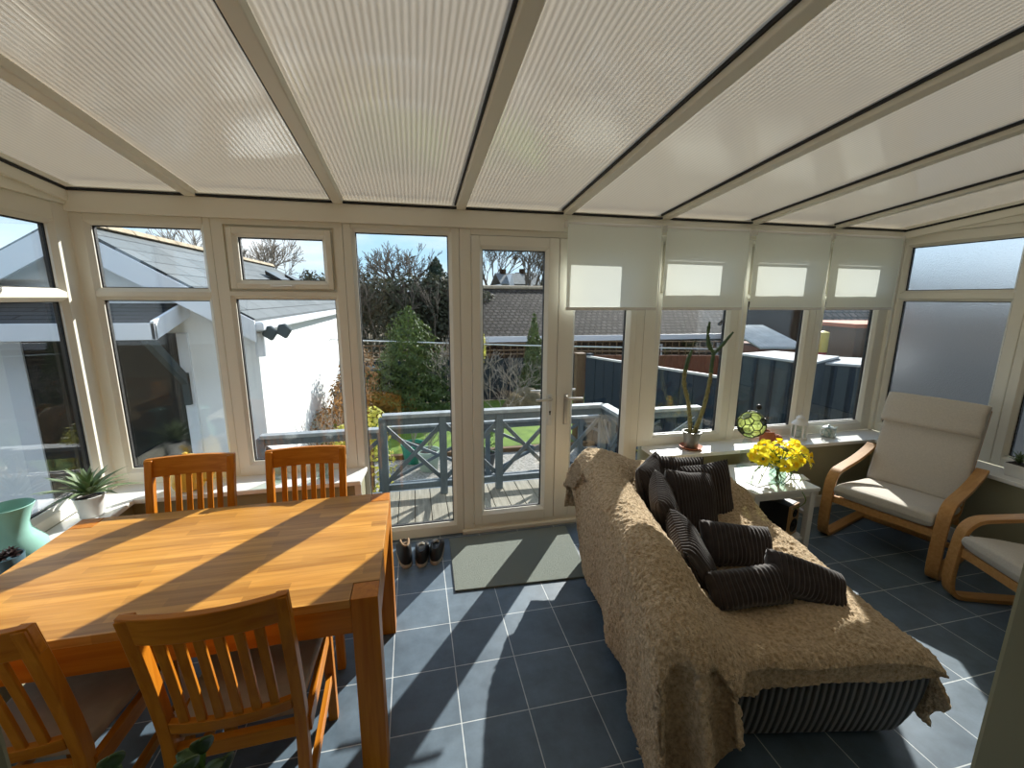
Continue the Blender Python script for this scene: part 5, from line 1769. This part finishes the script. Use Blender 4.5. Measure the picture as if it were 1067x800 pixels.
def bare_tree(name, label, base, h, seed, spread=0.6, lev=5, nch=3, rad=None, lean=(0, 0, 1), cat='tree', mt=None, group=None, twig=0.012, up=0.12):
    rr = random.Random(seed)
    r = thing(name, label, cat, base, 0, group)
    rad = rad or h * 0.022
    tm = MB(); th = h * 0.22
    tm.tube([(0, 0, 0), (0, 0, th * 0.5), Vector(lean) * th], [rad * 1.3, rad * 1.05, rad], 8)
    tm.build('trunk', M['bark'], r)
    bmx = MB()
    for k in range(nch + 1):
        a = 2 * PI * k / (nch + 1) + rr.uniform(-.4, .4)
        branches(bmx, Vector(lean) * th * rr.uniform(0.8, 1.0), (math.cos(a) * spread, math.sin(a) * spread, 1.0), h * 0.27, rad * 0.6, lev - 1, rr, spread, up, nch, 3, twig)
    bmx.build('branches', mt or M['bark'], r, fixn=False)
    return r
def shrub(name, label, base, blobs, n, size, mt, seed, cat='shrub', stem_h=None, group=None):
    rr = random.Random(seed)
    r = thing(name, label, cat, base, 0, group)
    mb = MB(); leaves(mb, n, blob_fn(blobs), size, rr); mb.build('foliage', mt, r, fixn=False)
    sm = MB()
    hh = stem_h or max(c[2] for c, s_ in blobs)
    for k in range(4):
        a = k * 1.57
        sm.tube([(0.03 * math.cos(a), 0.03 * math.sin(a), 0), (0.12 * math.cos(a), 0.12 * math.sin(a), hh * 0.6), (0.2 * math.cos(a), 0.2 * math.sin(a), hh)], 0.012, 5)
    sm.build('stems', M['bark'], r)
    return r
def cone_tree(name, label, base, h, rw, n, size, mt, seed, low=0.05, cat='tree', rag=0.25, power=0.85):
    rr = random.Random(seed)
    r = thing(name, label, cat, base)
    def f(q):
        t_ = low + (1 - low) * (1 - math.sqrt(q.random()))
        a = q.uniform(0, 2 * PI)
        lob = 1 + rag * math.sin(a * 5 + t_ * 23) * math.cos(t_ * 31 + a * 2)
        k = rw * (1 - t_) ** power * lob * q.uniform(0.6, 1.02) ** 0.5
        return Vector((math.cos(a) * k, math.sin(a) * k, t_ * h)), Vector((math.cos(a), math.sin(a), 0.3))
    mb = MB(); leaves(mb, n, f, size, rr, 0.4); mb.build('foliage', mt, r, fixn=False)
    MB().tube([(0, 0, 0), (0, 0, h * 0.9)], [h * 0.02, 0.01], 7).build('trunk', M['bark'], r)
    return r
def gpt(px, Y, z=GZ):
    p = onY(px, 380, Y); return Vector((p.x, Y, z))

# ---- the white house on the left
GY = 5.0
hx1 = onY(266, 335, GY).x          # right wall
apex = onY(80, 236, GY); ax_ = -3.0
er = onY(262, 330, GY)             # right eave
hz = er.z
HY2 = 11.6
hs = thing('white_house', 'white rendered single-storey house with pitched slate roof left of the garden', 'house', (ax_, GY, GZ))
O = Vector((ax_, GY, GZ))
rz_ = 2.36 - GZ; ez = hz - GZ; hw = hx1 - ax_
b = MB()
b.box(-hw, hw, 0.0, HY2 - GY, 0, ez)
b.prism([(-hw, ez), (hw, ez), (0, rz_ - 0.08)], 0, 0.3, 'y')
b.build('wall', M['render'], hs)
ov = 0.07; sl = (rz_ - ez) / hw
ridge_end = 10.5 - GY
eL = HY2 - GY + ov
y0 = -0.22
zoff = 0.03
def RP(x, y, z): return (x, y, z + zoff)
quad_uv('roof', M['slate'], hs, [
    [RP(hw + ov, y0, ez - ov * sl), RP(hw + ov, eL, ez - ov * sl), RP(0, ridge_end, rz_), RP(0, y0, rz_)],
    [RP(-hw - ov, eL, ez - ov * sl), RP(-hw - ov, y0, ez - ov * sl), RP(0, y0, rz_), RP(0, ridge_end, rz_)],
    [RP(hw + ov, eL, ez - ov * sl), RP(-hw - ov, eL, ez - ov * sl), RP(0, ridge_end, rz_)]], 0.05)
mb = MB()
k = y0
while k < ridge_end:
    mb.prism([(-0.12, rz_ - 0.0), (-0.08, rz_ + 0.055), (0.08, rz_ + 0.055), (0.12, rz_ - 0.0)], k, k + 0.44, 'y'); k += 0.45
mb.build('ridge_tiles', M['ridge'], hs, bevel=0.01)
for sx in (-1, 1):
    MB().add([(sx * (hw + ov), y0 - 0.03, ez - ov * sl - 0.20), (0, y0 - 0.03, rz_ - 0.22), (0, y0 - 0.03, rz_ - 0.005), (sx * (hw + ov), y0 - 0.03, ez - ov * sl + 0.01),
              (sx * (hw + ov), y0 + 0.0, ez - ov * sl - 0.20), (0, y0 + 0.0, rz_ - 0.22), (0, y0 + 0.0, rz_ - 0.005), (sx * (hw + ov), y0 + 0.0, ez - ov * sl + 0.01)],
             [(0, 1, 2, 3), (7, 6, 5, 4), (0, 4, 5, 1), (1, 5, 6, 2), (2, 6, 7, 3), (3, 7, 4, 0)]).build('bargeboard', M['barge'], hs)
MB().box(hw + ov - 0.05, hw + ov + 0.07, y0, eL, ez - ov * sl - 0.09, ez - ov * sl + 0.0).build('gutter', M['barge'], hs, bevel=0.02, seg=3)
MB().box(hw, hw + ov - 0.03, y0 + 0.02, eL, ez - ov * sl - 0.10, ez - ov * sl - 0.07).build('soffit', M['barge'], hs)
# skylights towards the hip
for (ya, yb) in ((3.4, 4.1), (4.6, 5.2)):
    zz = lambda x: rz_ - sl * x + zoff + 0.035
    f = MB()
    xa, xb = 0.55, 1.05
    f.add([(xa, ya, zz(xa)), (xb, ya, zz(xb)), (xb, yb, zz(xb)), (xa, yb, zz(xa)), (xa, ya, zz(xa) + 0.07), (xb, ya, zz(xb) + 0.07), (xb, yb, zz(xb) + 0.07), (xa, yb, zz(xa) + 0.07)],
          [(3, 2, 1, 0), (4, 5, 6, 7), (0, 1, 5, 4), (1, 2, 6, 5), (2, 3, 7, 6), (3, 0, 4, 7)])
    f.build('skylight', M['darkglass'], hs, bevel=0.01)
# lean-to canopy on the gable end
c0, c1 = onY(0, 316, GY).x - 0.6 - ax_, onY(193, 316, GY).x - ax_
cz1 = onY(190, 316, GY).z - GZ; cy_ = -0.62
cz0 = onY(180, 338, GY + cy_).z - GZ
quad_uv('canopy_roof', M['darktile'], hs, [[(c0, cy_, cz0), (c1, cy_, cz0), (c1, 0, cz1), (c0, 0, cz1)]], 0.05)
MB().box(c0, c1 + 0.03, cy_ - 0.03, cy_, cz0 - 0.13, cz0 + 0.015).build('canopy_fascia', M['barge'], hs, bevel=0.004)
MB().add([(c1, cy_ - 0.03, cz0 - 0.13), (c1, 0, cz1 - 0.13), (c1, 0, cz1 + 0.03), (c1, cy_ - 0.03, cz0 + 0.03), (c1 + 0.03, cy_ - 0.03, cz0 - 0.13), (c1 + 0.03, 0, cz1 - 0.13), (c1 + 0.03, 0, cz1 + 0.03), (c1 + 0.03, cy_ - 0.03, cz0 + 0.03)],
         [(0, 1, 2, 3), (7, 6, 5, 4), (0, 4, 5, 1), (1, 5, 6, 2), (2, 6, 7, 3), (3, 7, 4, 0)]).build('canopy_verge', M['barge'], hs)
MB().bar((c1 - 0.07, cy_ + 0.02, cz0 - 0.12), (c1 - 0.07, -0.02, cz0 - 0.62), 0.06, 0.09).build('canopy_bracket', M['shedgrey'], hs, bevel=0.006)
MB().bar((c1 - 0.07, -0.04, cz0 - 0.52), (c1 - 0.07, -0.04, cz0 - 0.85), 0.06, 0.07, Vector((0, 1, 0))).build('canopy_bracket', M['shedgrey'], hs, bevel=0.006)
dx0, dx1 = onY(22, 350, GY).x - ax_, onY(187, 350, GY).x - ax_ - 0.02
MB().box(dx0 - 0.16, dx0, -0.03, 0.02, 0.25, cz0 - 0.12).build('door_frame', M['barge'], hs, bevel=0.004)
MB().box(dx1, dx1 + 0.10, -0.03, 0.02, 0.25, cz0 - 0.12).build('door_frame', M['barge'], hs, bevel=0.004)
MB().box(dx0, dx1, -0.012, 0.02, 0.25, cz0 - 0.12).build('glass_doors', M['darkglass'], hs)
MB().box((dx0 + dx1) / 2 - 0.05, (dx0 + dx1) / 2 + 0.05, -0.03, 0.0, 0.25, cz0 - 0.12).build('door_frame', M['barge'], hs, bevel=0.004)
MB().box(dx0 - 1.5, dx0 - 0.55, -0.012, 0.02, 0.9, cz0 - 0.12).build('glass_doors', M['darkglass'], hs)
# twin floodlight on the corner
p = onY(278, 345, GY - 0.05) - O
MB().box(p.x - 0.13, p.x - 0.02, -0.08, 0.0, p.z - 0.02, p.z + 0.10).build('junction_box', M['barge'], hs, bevel=0.01)
for k, dx in enumerate((0.06, 0.24)):
    MB().prism([(-0.07, -0.015), (0.015, -0.075), (0.075, 0.015), (0.015, 0.08), (-0.045, 0.07)], -0.02, 0.05, 'y').build('floodlight', M['shedgrey'], hs, bevel=0.012, loc=(p.x + dx * 0.75, -0.12, p.z - 0.02 + 0.02 * k))
MB().tube([(p.x - 0.07, -0.05, p.z - 0.02), (p.x - 0.07, -0.05, p.z - 0.26)], 0.05, 12).build('sensor', M['barge'], hs)

# ---- washing line
wl = MB()
a = onY(372, 354, 9.0); c = onY(568, 359, 9.0)
a2 = a + (a - c) * 0.5; c2 = c + (c - a) * 1.2
wl.tube([a2, a2.lerp(c2, 0.5) - Vector((0, 0, 0.03)), c2], 0.014, 6)
tag(wl.build('washing_line', M['rope']), 'white washing line stretched across the garden', 'line')
MB()
for q, lab in ((a2, 'wooden post holding the left end of the washing line'), (c2, 'wooden post holding the right end of the washing line')):
    pp = thing('line_post', lab, 'post', (q.x, q.y, GZ))
    MB().box(-0.04, 0.04, -0.04, 0.04, 0, q.z - GZ + 0.06).build('post', M['brownwood'], pp, bevel=0.006)
    MB().ball((0, -0.045, q.z - GZ), 0.02, 10, 6).build('hook', M['steel'], pp)

# ---- pots on the gravel
def pot_plant(label, p, r0, h, mt, seed, bare=True, twmat=None):
    t_ = thing('plant_pot', label, 'plant pot', p)
    MB().lathe([(r0 * 0.72, 0), (r0 * 0.75, 0.005), (r0, h - 0.04), (r0 * 1.07, h - 0.035), (r0 * 1.07, h), (r0 * 0.95, h), (r0 * 0.92, h - 0.04), (0, h - 0.05)], 26).build('pot', mt, t_)
    MB().lathe([(0, h - 0.035), (r0 * 0.6, h - 0.036), (r0 * 0.92, h - 0.045)], 18).build('soil', M['soil'], t_)
    rr = random.Random(seed)
    if bare:
        mb = MB()
        for k in range(5): branches(mb, (0, 0, h - 0.05), (rr.uniform(-.5, .5), rr.uniform(-.5, .5), 1), 0.22, 0.006, 2, rr, 0.6, 0.1, 3, 3, 0.0025)
        mb.build('twigs', M['twig'], t_, fixn=False)
    else:
        mb = MB(); leaves(mb, 420, blob_fn([((0, 0, h + 0.22), (0.17, 0.17, 0.24)), ((0.02, 0, h + 0.45), (0.10, 0.1, 0.14))]), 0.022, rr)
        mb.build('foliage', M['greenshrub'], t_, fixn=False)
        MB().tube([(0, 0, h - 0.05), (0, 0, h + 0.3)], 0.008, 6).build('stem', M['bark'], t_)
    return t_
gz = GZ + 0.012
pm = onZ(447, 489, gz)
pot_plant('pale mint plastic pot of dark soil on the gravel behind the railing', Vector((pm.x, pm.y, gz)), 0.165, 0.30, M['mintpot'], 11)
pot_plant('teal plastic pot half hidden behind the pale mint pot', Vector((pm.x - 0.22, pm.y + 0.35, gz)), 0.17, 0.30, M['tealpot'], 12)
pm = onZ(508, 486, gz)
pot_plant('dark grey pot with a leafy shrub seen through the left door', Vector((pm.x, pm.y, gz)), 0.12, 0.22, M['greypot'], 13, False)

# ---- shrubs
shrub('yellow_shrub', 'bright yellow-green shrub at the left end of the deck railing', Vector((-0.52, 4.95, GZ)), [((0, 0, 0.55), (0.26, 0.26, 0.4)), ((0.02, 0, 1.0), (0.2, 0.2, 0.26)), ((-0.25, 0.1, 0.85), (0.2, 0.2, 0.22))], 1500, 0.028, M['euon'], 21)
shrub('rusty_shrub', 'rusty brown shrub leaning against the white house wall', Vector((-1.1, 7.2, GZ)), [((-0.3, 0, 0.35), (0.32, 0.6, 0.4)), ((0.0, 0.4, 0.75), (0.35, 0.6, 0.5)), ((0.1, 1.0, 1.05), (0.35, 0.6, 0.6))], 2600, 0.035, M['rust'], 22)
bare_tree('bare_shrub', 'leafless straggly shrub in front of the white house wall', Vector((-1.25, 6.2, GZ)), 1.15, 23, 0.7, 4, 3, 0.012, cat='shrub', mt=M['twig'], twig=0.003)
bare_tree('bare_shrub', 'pale leafless shrub behind the gravel seen through the left door', gpt(524, 7.3), 1.75, 24, 0.75, 5, 3, 0.016, cat='shrub', mt=M['twig'], twig=0.0035)
bare_tree('bare_shrub', 'pale leafless shrub at the right edge of the floor-length window', gpt(478, 8.6), 1.9, 25, 0.7, 5, 3, 0.016, cat='shrub', mt=M['twig'], twig=0.004)
cone_tree('conifer', 'bushy dark green conifer in the middle of the garden', gpt(427, 9.3), 2.30, 0.95, 9000, 0.045, M['conifer'], 26, rag=0.42, power=0.62)
shrub('golden_shrub', 'golden brown clipped hedge left of the bushy conifer', gpt(396, 9.0), [((0, 0, 0.25), (0.6, 0.35, 0.3)), ((0.3, 0, 0.25), (0.4, 0.35, 0.28))], 2600, 0.05, M['golden'], 27, 'hedge')
shrub('yellow_green_shrub', 'yellow-green shrub beyond the low railing behind the cactus', gpt(712, 5.6), [((0, 0, 0.35), (0.45, 0.3, 0.42)), ((-0.35, 0.1, 0.40), (0.3, 0.3, 0.45)), ((0.5, 0.1, 0.25), (0.35, 0.3, 0.3))], 1800, 0.03, M['euon'], 28)
cone_tree('spruce', 'small green spruce in front of the tiled bungalow roof', gpt(556, 9.6), 2.15, 0.42, 3500, 0.05, M['conifer'], 29)
shrub('yellow_green_shrub', 'yellow-green shrub at the left edge of the left door glass', gpt(494, 9.8), [((0, 0, 1.35), (0.28, 0.3, 0.5))], 900, 0.045, M['euon'], 30)
# brown mound
mb = MB().grid(lambda u, v: Vector((0.62 * (1 - v) ** 0.5 * math.cos(u * 2 * PI), 0.4 * (1 - v) ** 0.5 * math.sin(u * 2 * PI), 0.62 * v + 0.03 * noise.noise(Vector((u * 6, v * 5, 0))) * (1 - v))), 30, 12, True, wrap_u=True)
tag(mb.build('mound', M['boulder'], None, loc=gpt(548, 8.8)), 'rounded brown mound of earth behind the lawn', 'mound')

# ---- fences
def board_fence(label, a, c, h, mt, cap=True, trellis=0.0, name='garden_fence', boards=1.8, tmat=None):
    a = Vector((a[0], a[1], 0)); c = Vector((c[0], c[1], 0))
    r = thing(name, label, 'fence', (a.x, a.y, GZ))
    d_ = c - a; ln = d_.length; n = max(1, round(ln / boards)); nn = d_.normalized(); sd = Vector((-nn.y, nn.x, 0))
    for k in range(n):
        p = d_ * (k / n); q = d_ * ((k + 1) / n)
        pm = MB(); nb = 12
        for j in range(nb):
            s_ = p.lerp(q, j / nb) + nn * 0.006; e_ = p.lerp(q, (j + 1) / nb) - nn * 0.006
            pm.bar(s_ + Vector((0, 0, h / 2)), e_ + Vector((0, 0, h / 2)), 0.022 if j % 2 else 0.034, h)
        pm.build('panel', mt, r)
        if cap: MB().bar(p + Vector((0, 0, h + 0.012)), q + Vector((0, 0, h + 0.012)), 0.05, 0.03).build('capping', M['fencecap'], r)
        if trellis:
            tm = MB(); m_ = 12
            for j in range(m_ + 1):
                s_ = p.lerp(q, j / m_)
                tm.bar(s_ + Vector((0, 0, h + 0.03)), s_ + Vector((0, 0, h + trellis)), 0.03, 0.02, nn)
            for zz in (h + 0.10, h + trellis * 0.55, h + trellis):
                tm.bar(p + Vector((0, 0, zz)) + sd * 0.015, q + Vector((0, 0, zz)) + sd * 0.015, 0.02, 0.03)
            tm.build('trellis', tmat or mt, r)
    for k in range(n + 1):
        p = d_ * (k / n)
        MB().bar(p + sd * 0.05, p + sd * 0.05 + Vector((0, 0, h + 0.06)), 0.09, 0.09, nn).build('post', mt, r)
    return r
board_fence('dark fence with trellis top across the far end of the garden', gpt(330, 10.3), gpt(600, 10.3), 1.02, M['navyfence'], False, 0.36, tmat=M['brownwood'])
board_fence('red-brown fence with pale trellis top in front of the bungalow', gpt(598, 10.6), gpt(770, 9.8), 1.02, M['redwood'], False, 0.36, tmat=M['brownwood'])
board_fence('dark blue fence with a pale cap running along the right side of the garden', (2.85, 6.8), (3.75, 4.6), 1.50, M['navyfence'], True)
pp = thing('gate_post', 'thick brown wooden post beside the dark blue fence', 'post', gpt(604, 7.0))
MB().box(-0.075, 0.075, -0.075, 0.075, 0, 1.52).build('post', M['brownwood'], pp, bevel=0.01)
MB().box(-0.09, 0.09, -0.09, 0.09, 1.52, 1.55).build('cap', M['brownwood'], pp, bevel=0.01)
bb = thing('compost_bin', 'dark green compost bin by the fence left of the conifer', 'bin', gpt(384, 9.9))
MB().lathe([(0.38, 0), (0.33, 0.80), (0.35, 0.83), (0.0, 0.86)], 20).build('bin', M['greypot'], bb)
MB().lathe([(0.36, 0.862), (0.35, 0.92), (0.1, 0.98), (0, 0.98)], 20).build('lid', M['shedgrey'], bb)
pf = thing('picket_fence', 'short pale picket fence panel left of the conifer', 'fence', gpt(383, 9.5))
for k in range(8): MB().box(-0.5 + 0.13 * k, -0.42 + 0.13 * k, 0, 0.02, 0.05, 0.62).build('picket', M['golden'] if False else M['fencecap'], pf, bevel=0.004)
for zz in (0.18, 0.48): MB().box(-0.52, 0.52, 0.02, 0.05, zz, zz + 0.06).build('rail', M['fencecap'], pf)

# ---- flat-roofed grey sheds on the right
def shed(label, corners, zt, depth_fix=0, name='garden_shed'):
    """corners: footprint polygon"""
    c = Vector((sum(p[0] for p in corners) / 4, sum(p[1] for p in corners) / 4, GZ))
    r = thing(name, label, 'shed', c)
    pl = [(p[0] - c.x, p[1] - c.y) for p in corners]
    MB().prism(pl, 0, zt - GZ - 0.04).build('walls', M['shedgrey'], r)
    k = 1.06
    MB().prism([(a * k, b_ * k) for a, b_ in pl], zt - GZ - 0.04, zt - GZ).build('roof', M['shedroof'], r, bevel=0.01)
    # corner battens
    for a, b_ in pl: MB().box(a * 1.012 - 0.035, a * 1.012 + 0.035, b_ * 1.012 - 0.035, b_ * 1.012 + 0.035, 0, zt - GZ - 0.042).build('batten', M['navyfence'], r, bevel=0.004)
    m0 = (Vector((*pl[0], 0)) + Vector((*pl[3], 0))) / 2
    for f in (0.25, 0.5, 0.75):
        q = Vector((*pl[0], 0)).lerp(Vector((*pl[1], 0)), f) * 1.008
        MB().box(q.x - 0.03, q.x + 0.03, q.y - 0.03, q.y + 0.03, 0, zt - GZ - 0.042).build('batten', M['navyfence'], r, bevel=0.004)
    return r
zt = 0.80
q = [onZ(773, 368, zt), onZ(846, 377.5, zt), onZ(872, 371, zt), onZ(808, 365.5, zt)]
shed('long grey shed with a pale flat roof seen through the middle right window', [(p.x, p.y) for p in q], zt)
zt = 0.74
q = [onZ(852, 377, zt), onZ(930, 382, zt), onZ(935, 374.5, zt), onZ(866, 371.5, zt)]
shed('grey shed with a pale flat roof seen through the window nearest the right corner', [(p.x, p.y) for p in q], zt)
# corrugated lean-to roof
zt = 1.0
lt = thing('lean_to', 'small outbuilding with a pale corrugated sloping roof beyond the grey shed', 'outbuilding', (7.30, 7.95, GZ), R(-12))
def corr(u, v): return Vector((-0.48 + 0.96 * u, -0.8 + 1.6 * v, 1.54 + 0.34 * v + 0.022 * math.sin(u * 110)))
o = MB().grid(corr, 150, 2, True).build('corrugated_roof', M['shedroof'], lt, fixn=False); s_ = o.modifiers.new('thickness', 'SOLIDIFY'); s_.thickness = 0.02
MB().box(-0.42, 0.42, -0.7, 0.72, 0, 1.52).build('walls', M['redwood'], lt)

# ---- houses beyond
def bungalow(label, x0, x1, y0, y1, ze, zr_, roofm, wallm, gable_brick=True, name='bungalow'):
    """ridge along x; front (towards the camera) at y0"""
    c = Vector(((x0 + x1) / 2, (y0 + y1) / 2, GZ - 0.5))
    r = thing(name, label, 'house', c)
    hx_, hy_ = (x1 - x0) / 2, (y1 - y0) / 2
    ze -= c.z; zr2 = zr_ - c.z
    MB().box(-hx_, hx_, -hy_, hy_, 0, ze).build('walls', wallm, r)
    gm = MB()
    for sx in (-1, 1):
        xa = sx * hx_
        gm.prism([(-hy_, ze), (hy_, ze), (0, zr2 - 0.05)], min(xa, xa - sx * 0.2), max(xa, xa - sx * 0.2), 'x')
    gm2 = gm.build('gables', wallm, r)
    ov_ = 0.35; sl_ = (zr2 - ze) / hy_
    quad_uv('roof', roofm, r, [[(-hx_ - .25, -hy_ - ov_, ze - ov_ * sl_ + .05), (hx_ + .25, -hy_ - ov_, ze - ov_ * sl_ + .05), (hx_ + .25, 0, zr2 + .05), (-hx_ - .25, 0, zr2 + .05)],
                               [(hx_ + .25, hy_ + ov_, ze - ov_ * sl_ + .05), (-hx_ - .25, hy_ + ov_, ze - ov_ * sl_ + .05), (-hx_ - .25, 0, zr2 + .05), (hx_ + .25, 0, zr2 + .05)]], 0.08)
    MB().box(-hx_ - .25, hx_ + .25, -hy_ - ov_ - 0.05, -hy_ - ov_, ze - ov_ * sl_ - 0.14, ze - ov_ * sl_ + 0.06).build('fascia', M['barge'], r)
    MB().tube([(-hx_ - .25, 0, zr2 + 0.06), (hx_ + .25, 0, zr2 + 0.06)], 0.11, 8).build('ridge_tiles', M['ridge'], r)
    for k in range(3):
        xw = -hx_ * 0.6 + k * hx_ * 0.6
        f = MB().box(xw - 0.7, xw + 0.7, -hy_ - 0.05, -hy_, ze - 1.7, ze - 0.5).build('window', M['barge'], r)
        MB().box(xw - 0.62, xw + 0.62, -hy_ - 0.06, -hy_ - 0.045, ze - 1.62, ze - 0.58).build('pane', M['darkglass'], f)
    return r
xa = onY(500, 305, 20).x; xb = onY(668, 305, 20).x
bungalow('bungalow with a weathered tile roof beyond the garden fence', xa - 0.4, onY(756, 305, 20).x, 16.0, 24.0, 0.42, 2.12, M['rooftile'], M['brick'])
g1 = onY(782, 345, 13.5).x
h2 = bungalow('brick house with a brown tiled roof beyond the grey sheds', onY(806, 330, 13).x, onY(806, 330, 13).x + 12, 10.8, 15.2, 0.95, 2.6, M['rooftile2'], M['brick'])
# red brick garden building with a light orange edge, far right
ob = thing('outbuilding', 'small dark outbuilding with an orange-tiled edge at the right corner window', 'outbuilding', (11.0, 8.4, GZ), R(-10))
MB().box(-1.2, 1.2, -0.8, 0.8, 0, 1.86).build('walls', M['brownwood'], ob)
MB().box(-1.3, 1.3, -0.9, 0.9, 1.86, 1.95).build('roof', mat('orange_tile_edge', (0.42, 0.12, 0.04), 0.8), ob, bevel=0.01)
pp = thing('painted_post', 'red and yellow painted post beside the orange-edged outbuilding', 'post', (8.72, 7.75, GZ))
MB().lathe([(0.10, 0), (0.10, 1.35)], 14).build('red_base', mat('red_paint', (0.40, 0.03, 0.03), 0.5), pp)
MB().lathe([(0.11, 1.352), (0.11, 1.78), (0.0, 1.82)], 14).build('yellow_top', mat('yellow_paint', (0.62, 0.48, 0.10), 0.5), pp)

# white far houses
for k, (px0, px1, Y, zz, rr_, lab) in enumerate(((519, 541, 42, 3.0, 4.1, 'distant white house with a grey roof, left one of the pair'), (540, 558, 44, 3.0, 4.3, 'distant white house with a grey roof, right one of the pair'))):
    xa = onY(px0, 300, Y).x; xb = onY(px1, 300, Y).x
    hh = thing('distant_house', lab, 'house', ((xa + xb) / 2, Y, GZ), 0, 'distant white houses on the skyline')
    w2 = (xb - xa) / 2
    MB().box(-w2, w2, -2, 3, 0, zz - GZ).build('walls', M['render'], hh)
    gw = MB().prism([(-w2 * 0.55, zz - GZ - 0.6), (w2 * 0.15, zz - GZ - 0.6), (-w2 * 0.2, zz - GZ + 0.9)], -2.3, 0, 'y'); gw.build('gable', M['render'], hh)
    quad_uv('roof', M['slate'], hh, [[(-w2 - .2, -2.3, zz - GZ), (w2 + .2, -2.3, zz - GZ), (w2 + .2, 0.5, rr_ - GZ), (-w2 - .2, 0.5, rr_ - GZ)], [(w2 + .2, 3.3, zz - GZ), (-w2 - .2, 3.3, zz - GZ), (-w2 - .2, 0.5, rr_ - GZ), (w2 + .2, 0.5, rr_ - GZ)]], 0.1)
    MB().box(-w2 * 0.7, -w2 * 0.7 + 0.5, 0.2, 0.8, rr_ - GZ - 0.3, rr_ - GZ + 0.35).build('chimney', M['brick'], hh)
    MB().box(w2 * 0.3, w2 * 0.7, -2.03, -1.98, zz - GZ - 1.5, zz - GZ - 0.5).build('window', M['darkglass'], hh)

# ---- trees
bare_tree('oak_tree', 'big bare oak with a rounded crown standing behind the conifer', gpt(420, 30), 6.9, 41, 0.72, 6, 3, 0.26, mt=M['bark'], twig=0.017, up=0.10)
bare_tree('bare_tree', 'bare tree rising behind the end of the white house roof', gpt(272, 24), 6.3, 42, 0.5, 6, 3, 0.12, mt=M['twig'], twig=0.013)
bare_tree('bare_tree', 'bare tree behind the distant white houses, left of the door glass', gpt(512, 48), 10.5, 43, 0.5, 6, 3, 0.2, mt=M['bark'], twig=0.025)
bare_tree('bare_tree', 'bare tree rising at the right of the left door glass', gpt(553, 38), 9.0, 44, 0.55, 6, 3, 0.2, mt=M['bark'], twig=0.02)
bare_tree('bare_tree', 'bare tree above the slate roof at the far left window', gpt(205, 26), 5.8, 45, 0.5, 5, 3, 0.1, mt=M['twig'], twig=0.012)
cone_tree('pine_tree', 'dark pine at the right edge of the floor-length window', gpt(457, 27), 4.9, 2.0, 6000, 0.14, M['pine'], 46, 0.1, rag=0.45)
cone_tree('pine_tree', 'dark evergreen at the right edge of the left door glass', gpt(572, 34), 5.6, 1.8, 4000, 0.16, M['pine'], 47, 0.05, rag=0.4)
# scrubby belt of dark growth behind the back fence
sb = random.Random(5)
belt = [(300, 19, 2.35), (322, 22, 3.0), (340, 18, 2.5), (368, 17.5, 2.6), (388, 18, 2.75), (410, 17.5, 2.5), (432, 17, 2.7), (452, 17.5, 2.75), (472, 18, 2.7), (490, 19, 2.2), (240, 22, 2.2)]
names = ['behind the white house roof end', 'left of the gap between windows', 'behind the white house', 'at the left edge of the floor-length window', 'left of the oak', 'under the oak crown', 'right of the oak trunk', 'below the pine', 'at the right edge of the floor-length window', 'behind the door frame', 'behind the far left window']
for k, (px, Y, top) in enumerate(belt):
    base = gpt(px, Y)
    hh = top - GZ
    r = shrub('scrub', 'dark tangled scrub ' + names[k], base, [((sb.uniform(-.4, .4), 0, hh * 0.35), (1.1, 0.9, hh * 0.36)), ((sb.uniform(-.5, .5), 0.2, hh * 0.68), (0.9, 0.8, hh * 0.30))], 1700, 0.10, M['ivy'], 60 + k, 'scrub', hh * 0.8, 'dark scrub behind the back fence')
    mb = MB(); rr = random.Random(90 + k)
    for q in range(9): branches(mb, (rr.uniform(-1, 1), rr.uniform(-.6, .6), hh * 0.3), (rr.uniform(-.35, .35), rr.uniform(-.3, .3), 1), hh * 0.25, 0.026, 3, rr, 0.5, 0.15, 3, 3, 0.010)
    mb.build('bare_stems', M['bark'], r, fixn=False)

# ---- beyond the frosted right wall
nb = thing('neighbour_house', 'brown brick neighbour house blurred behind the frosted glass', 'house', (11.0, 7.0, GZ))
MB().box(-1.5, 2.5, -6.0, 0.1, 0, 2.62).build('walls', mat('grey_brown_render', (0.11, 0.095, 0.088), 0.9), nb)
MB().box(-1.6, 2.6, -6.1, 0.2, 2.62, 2.72).build('roof_edge', M['barge'], nb)
board_fence('blue-grey fence blurred behind the frosted right wall windows', (7.4, 4.9), (6.6, -2.5), 1.75, M['navyfence'], False)
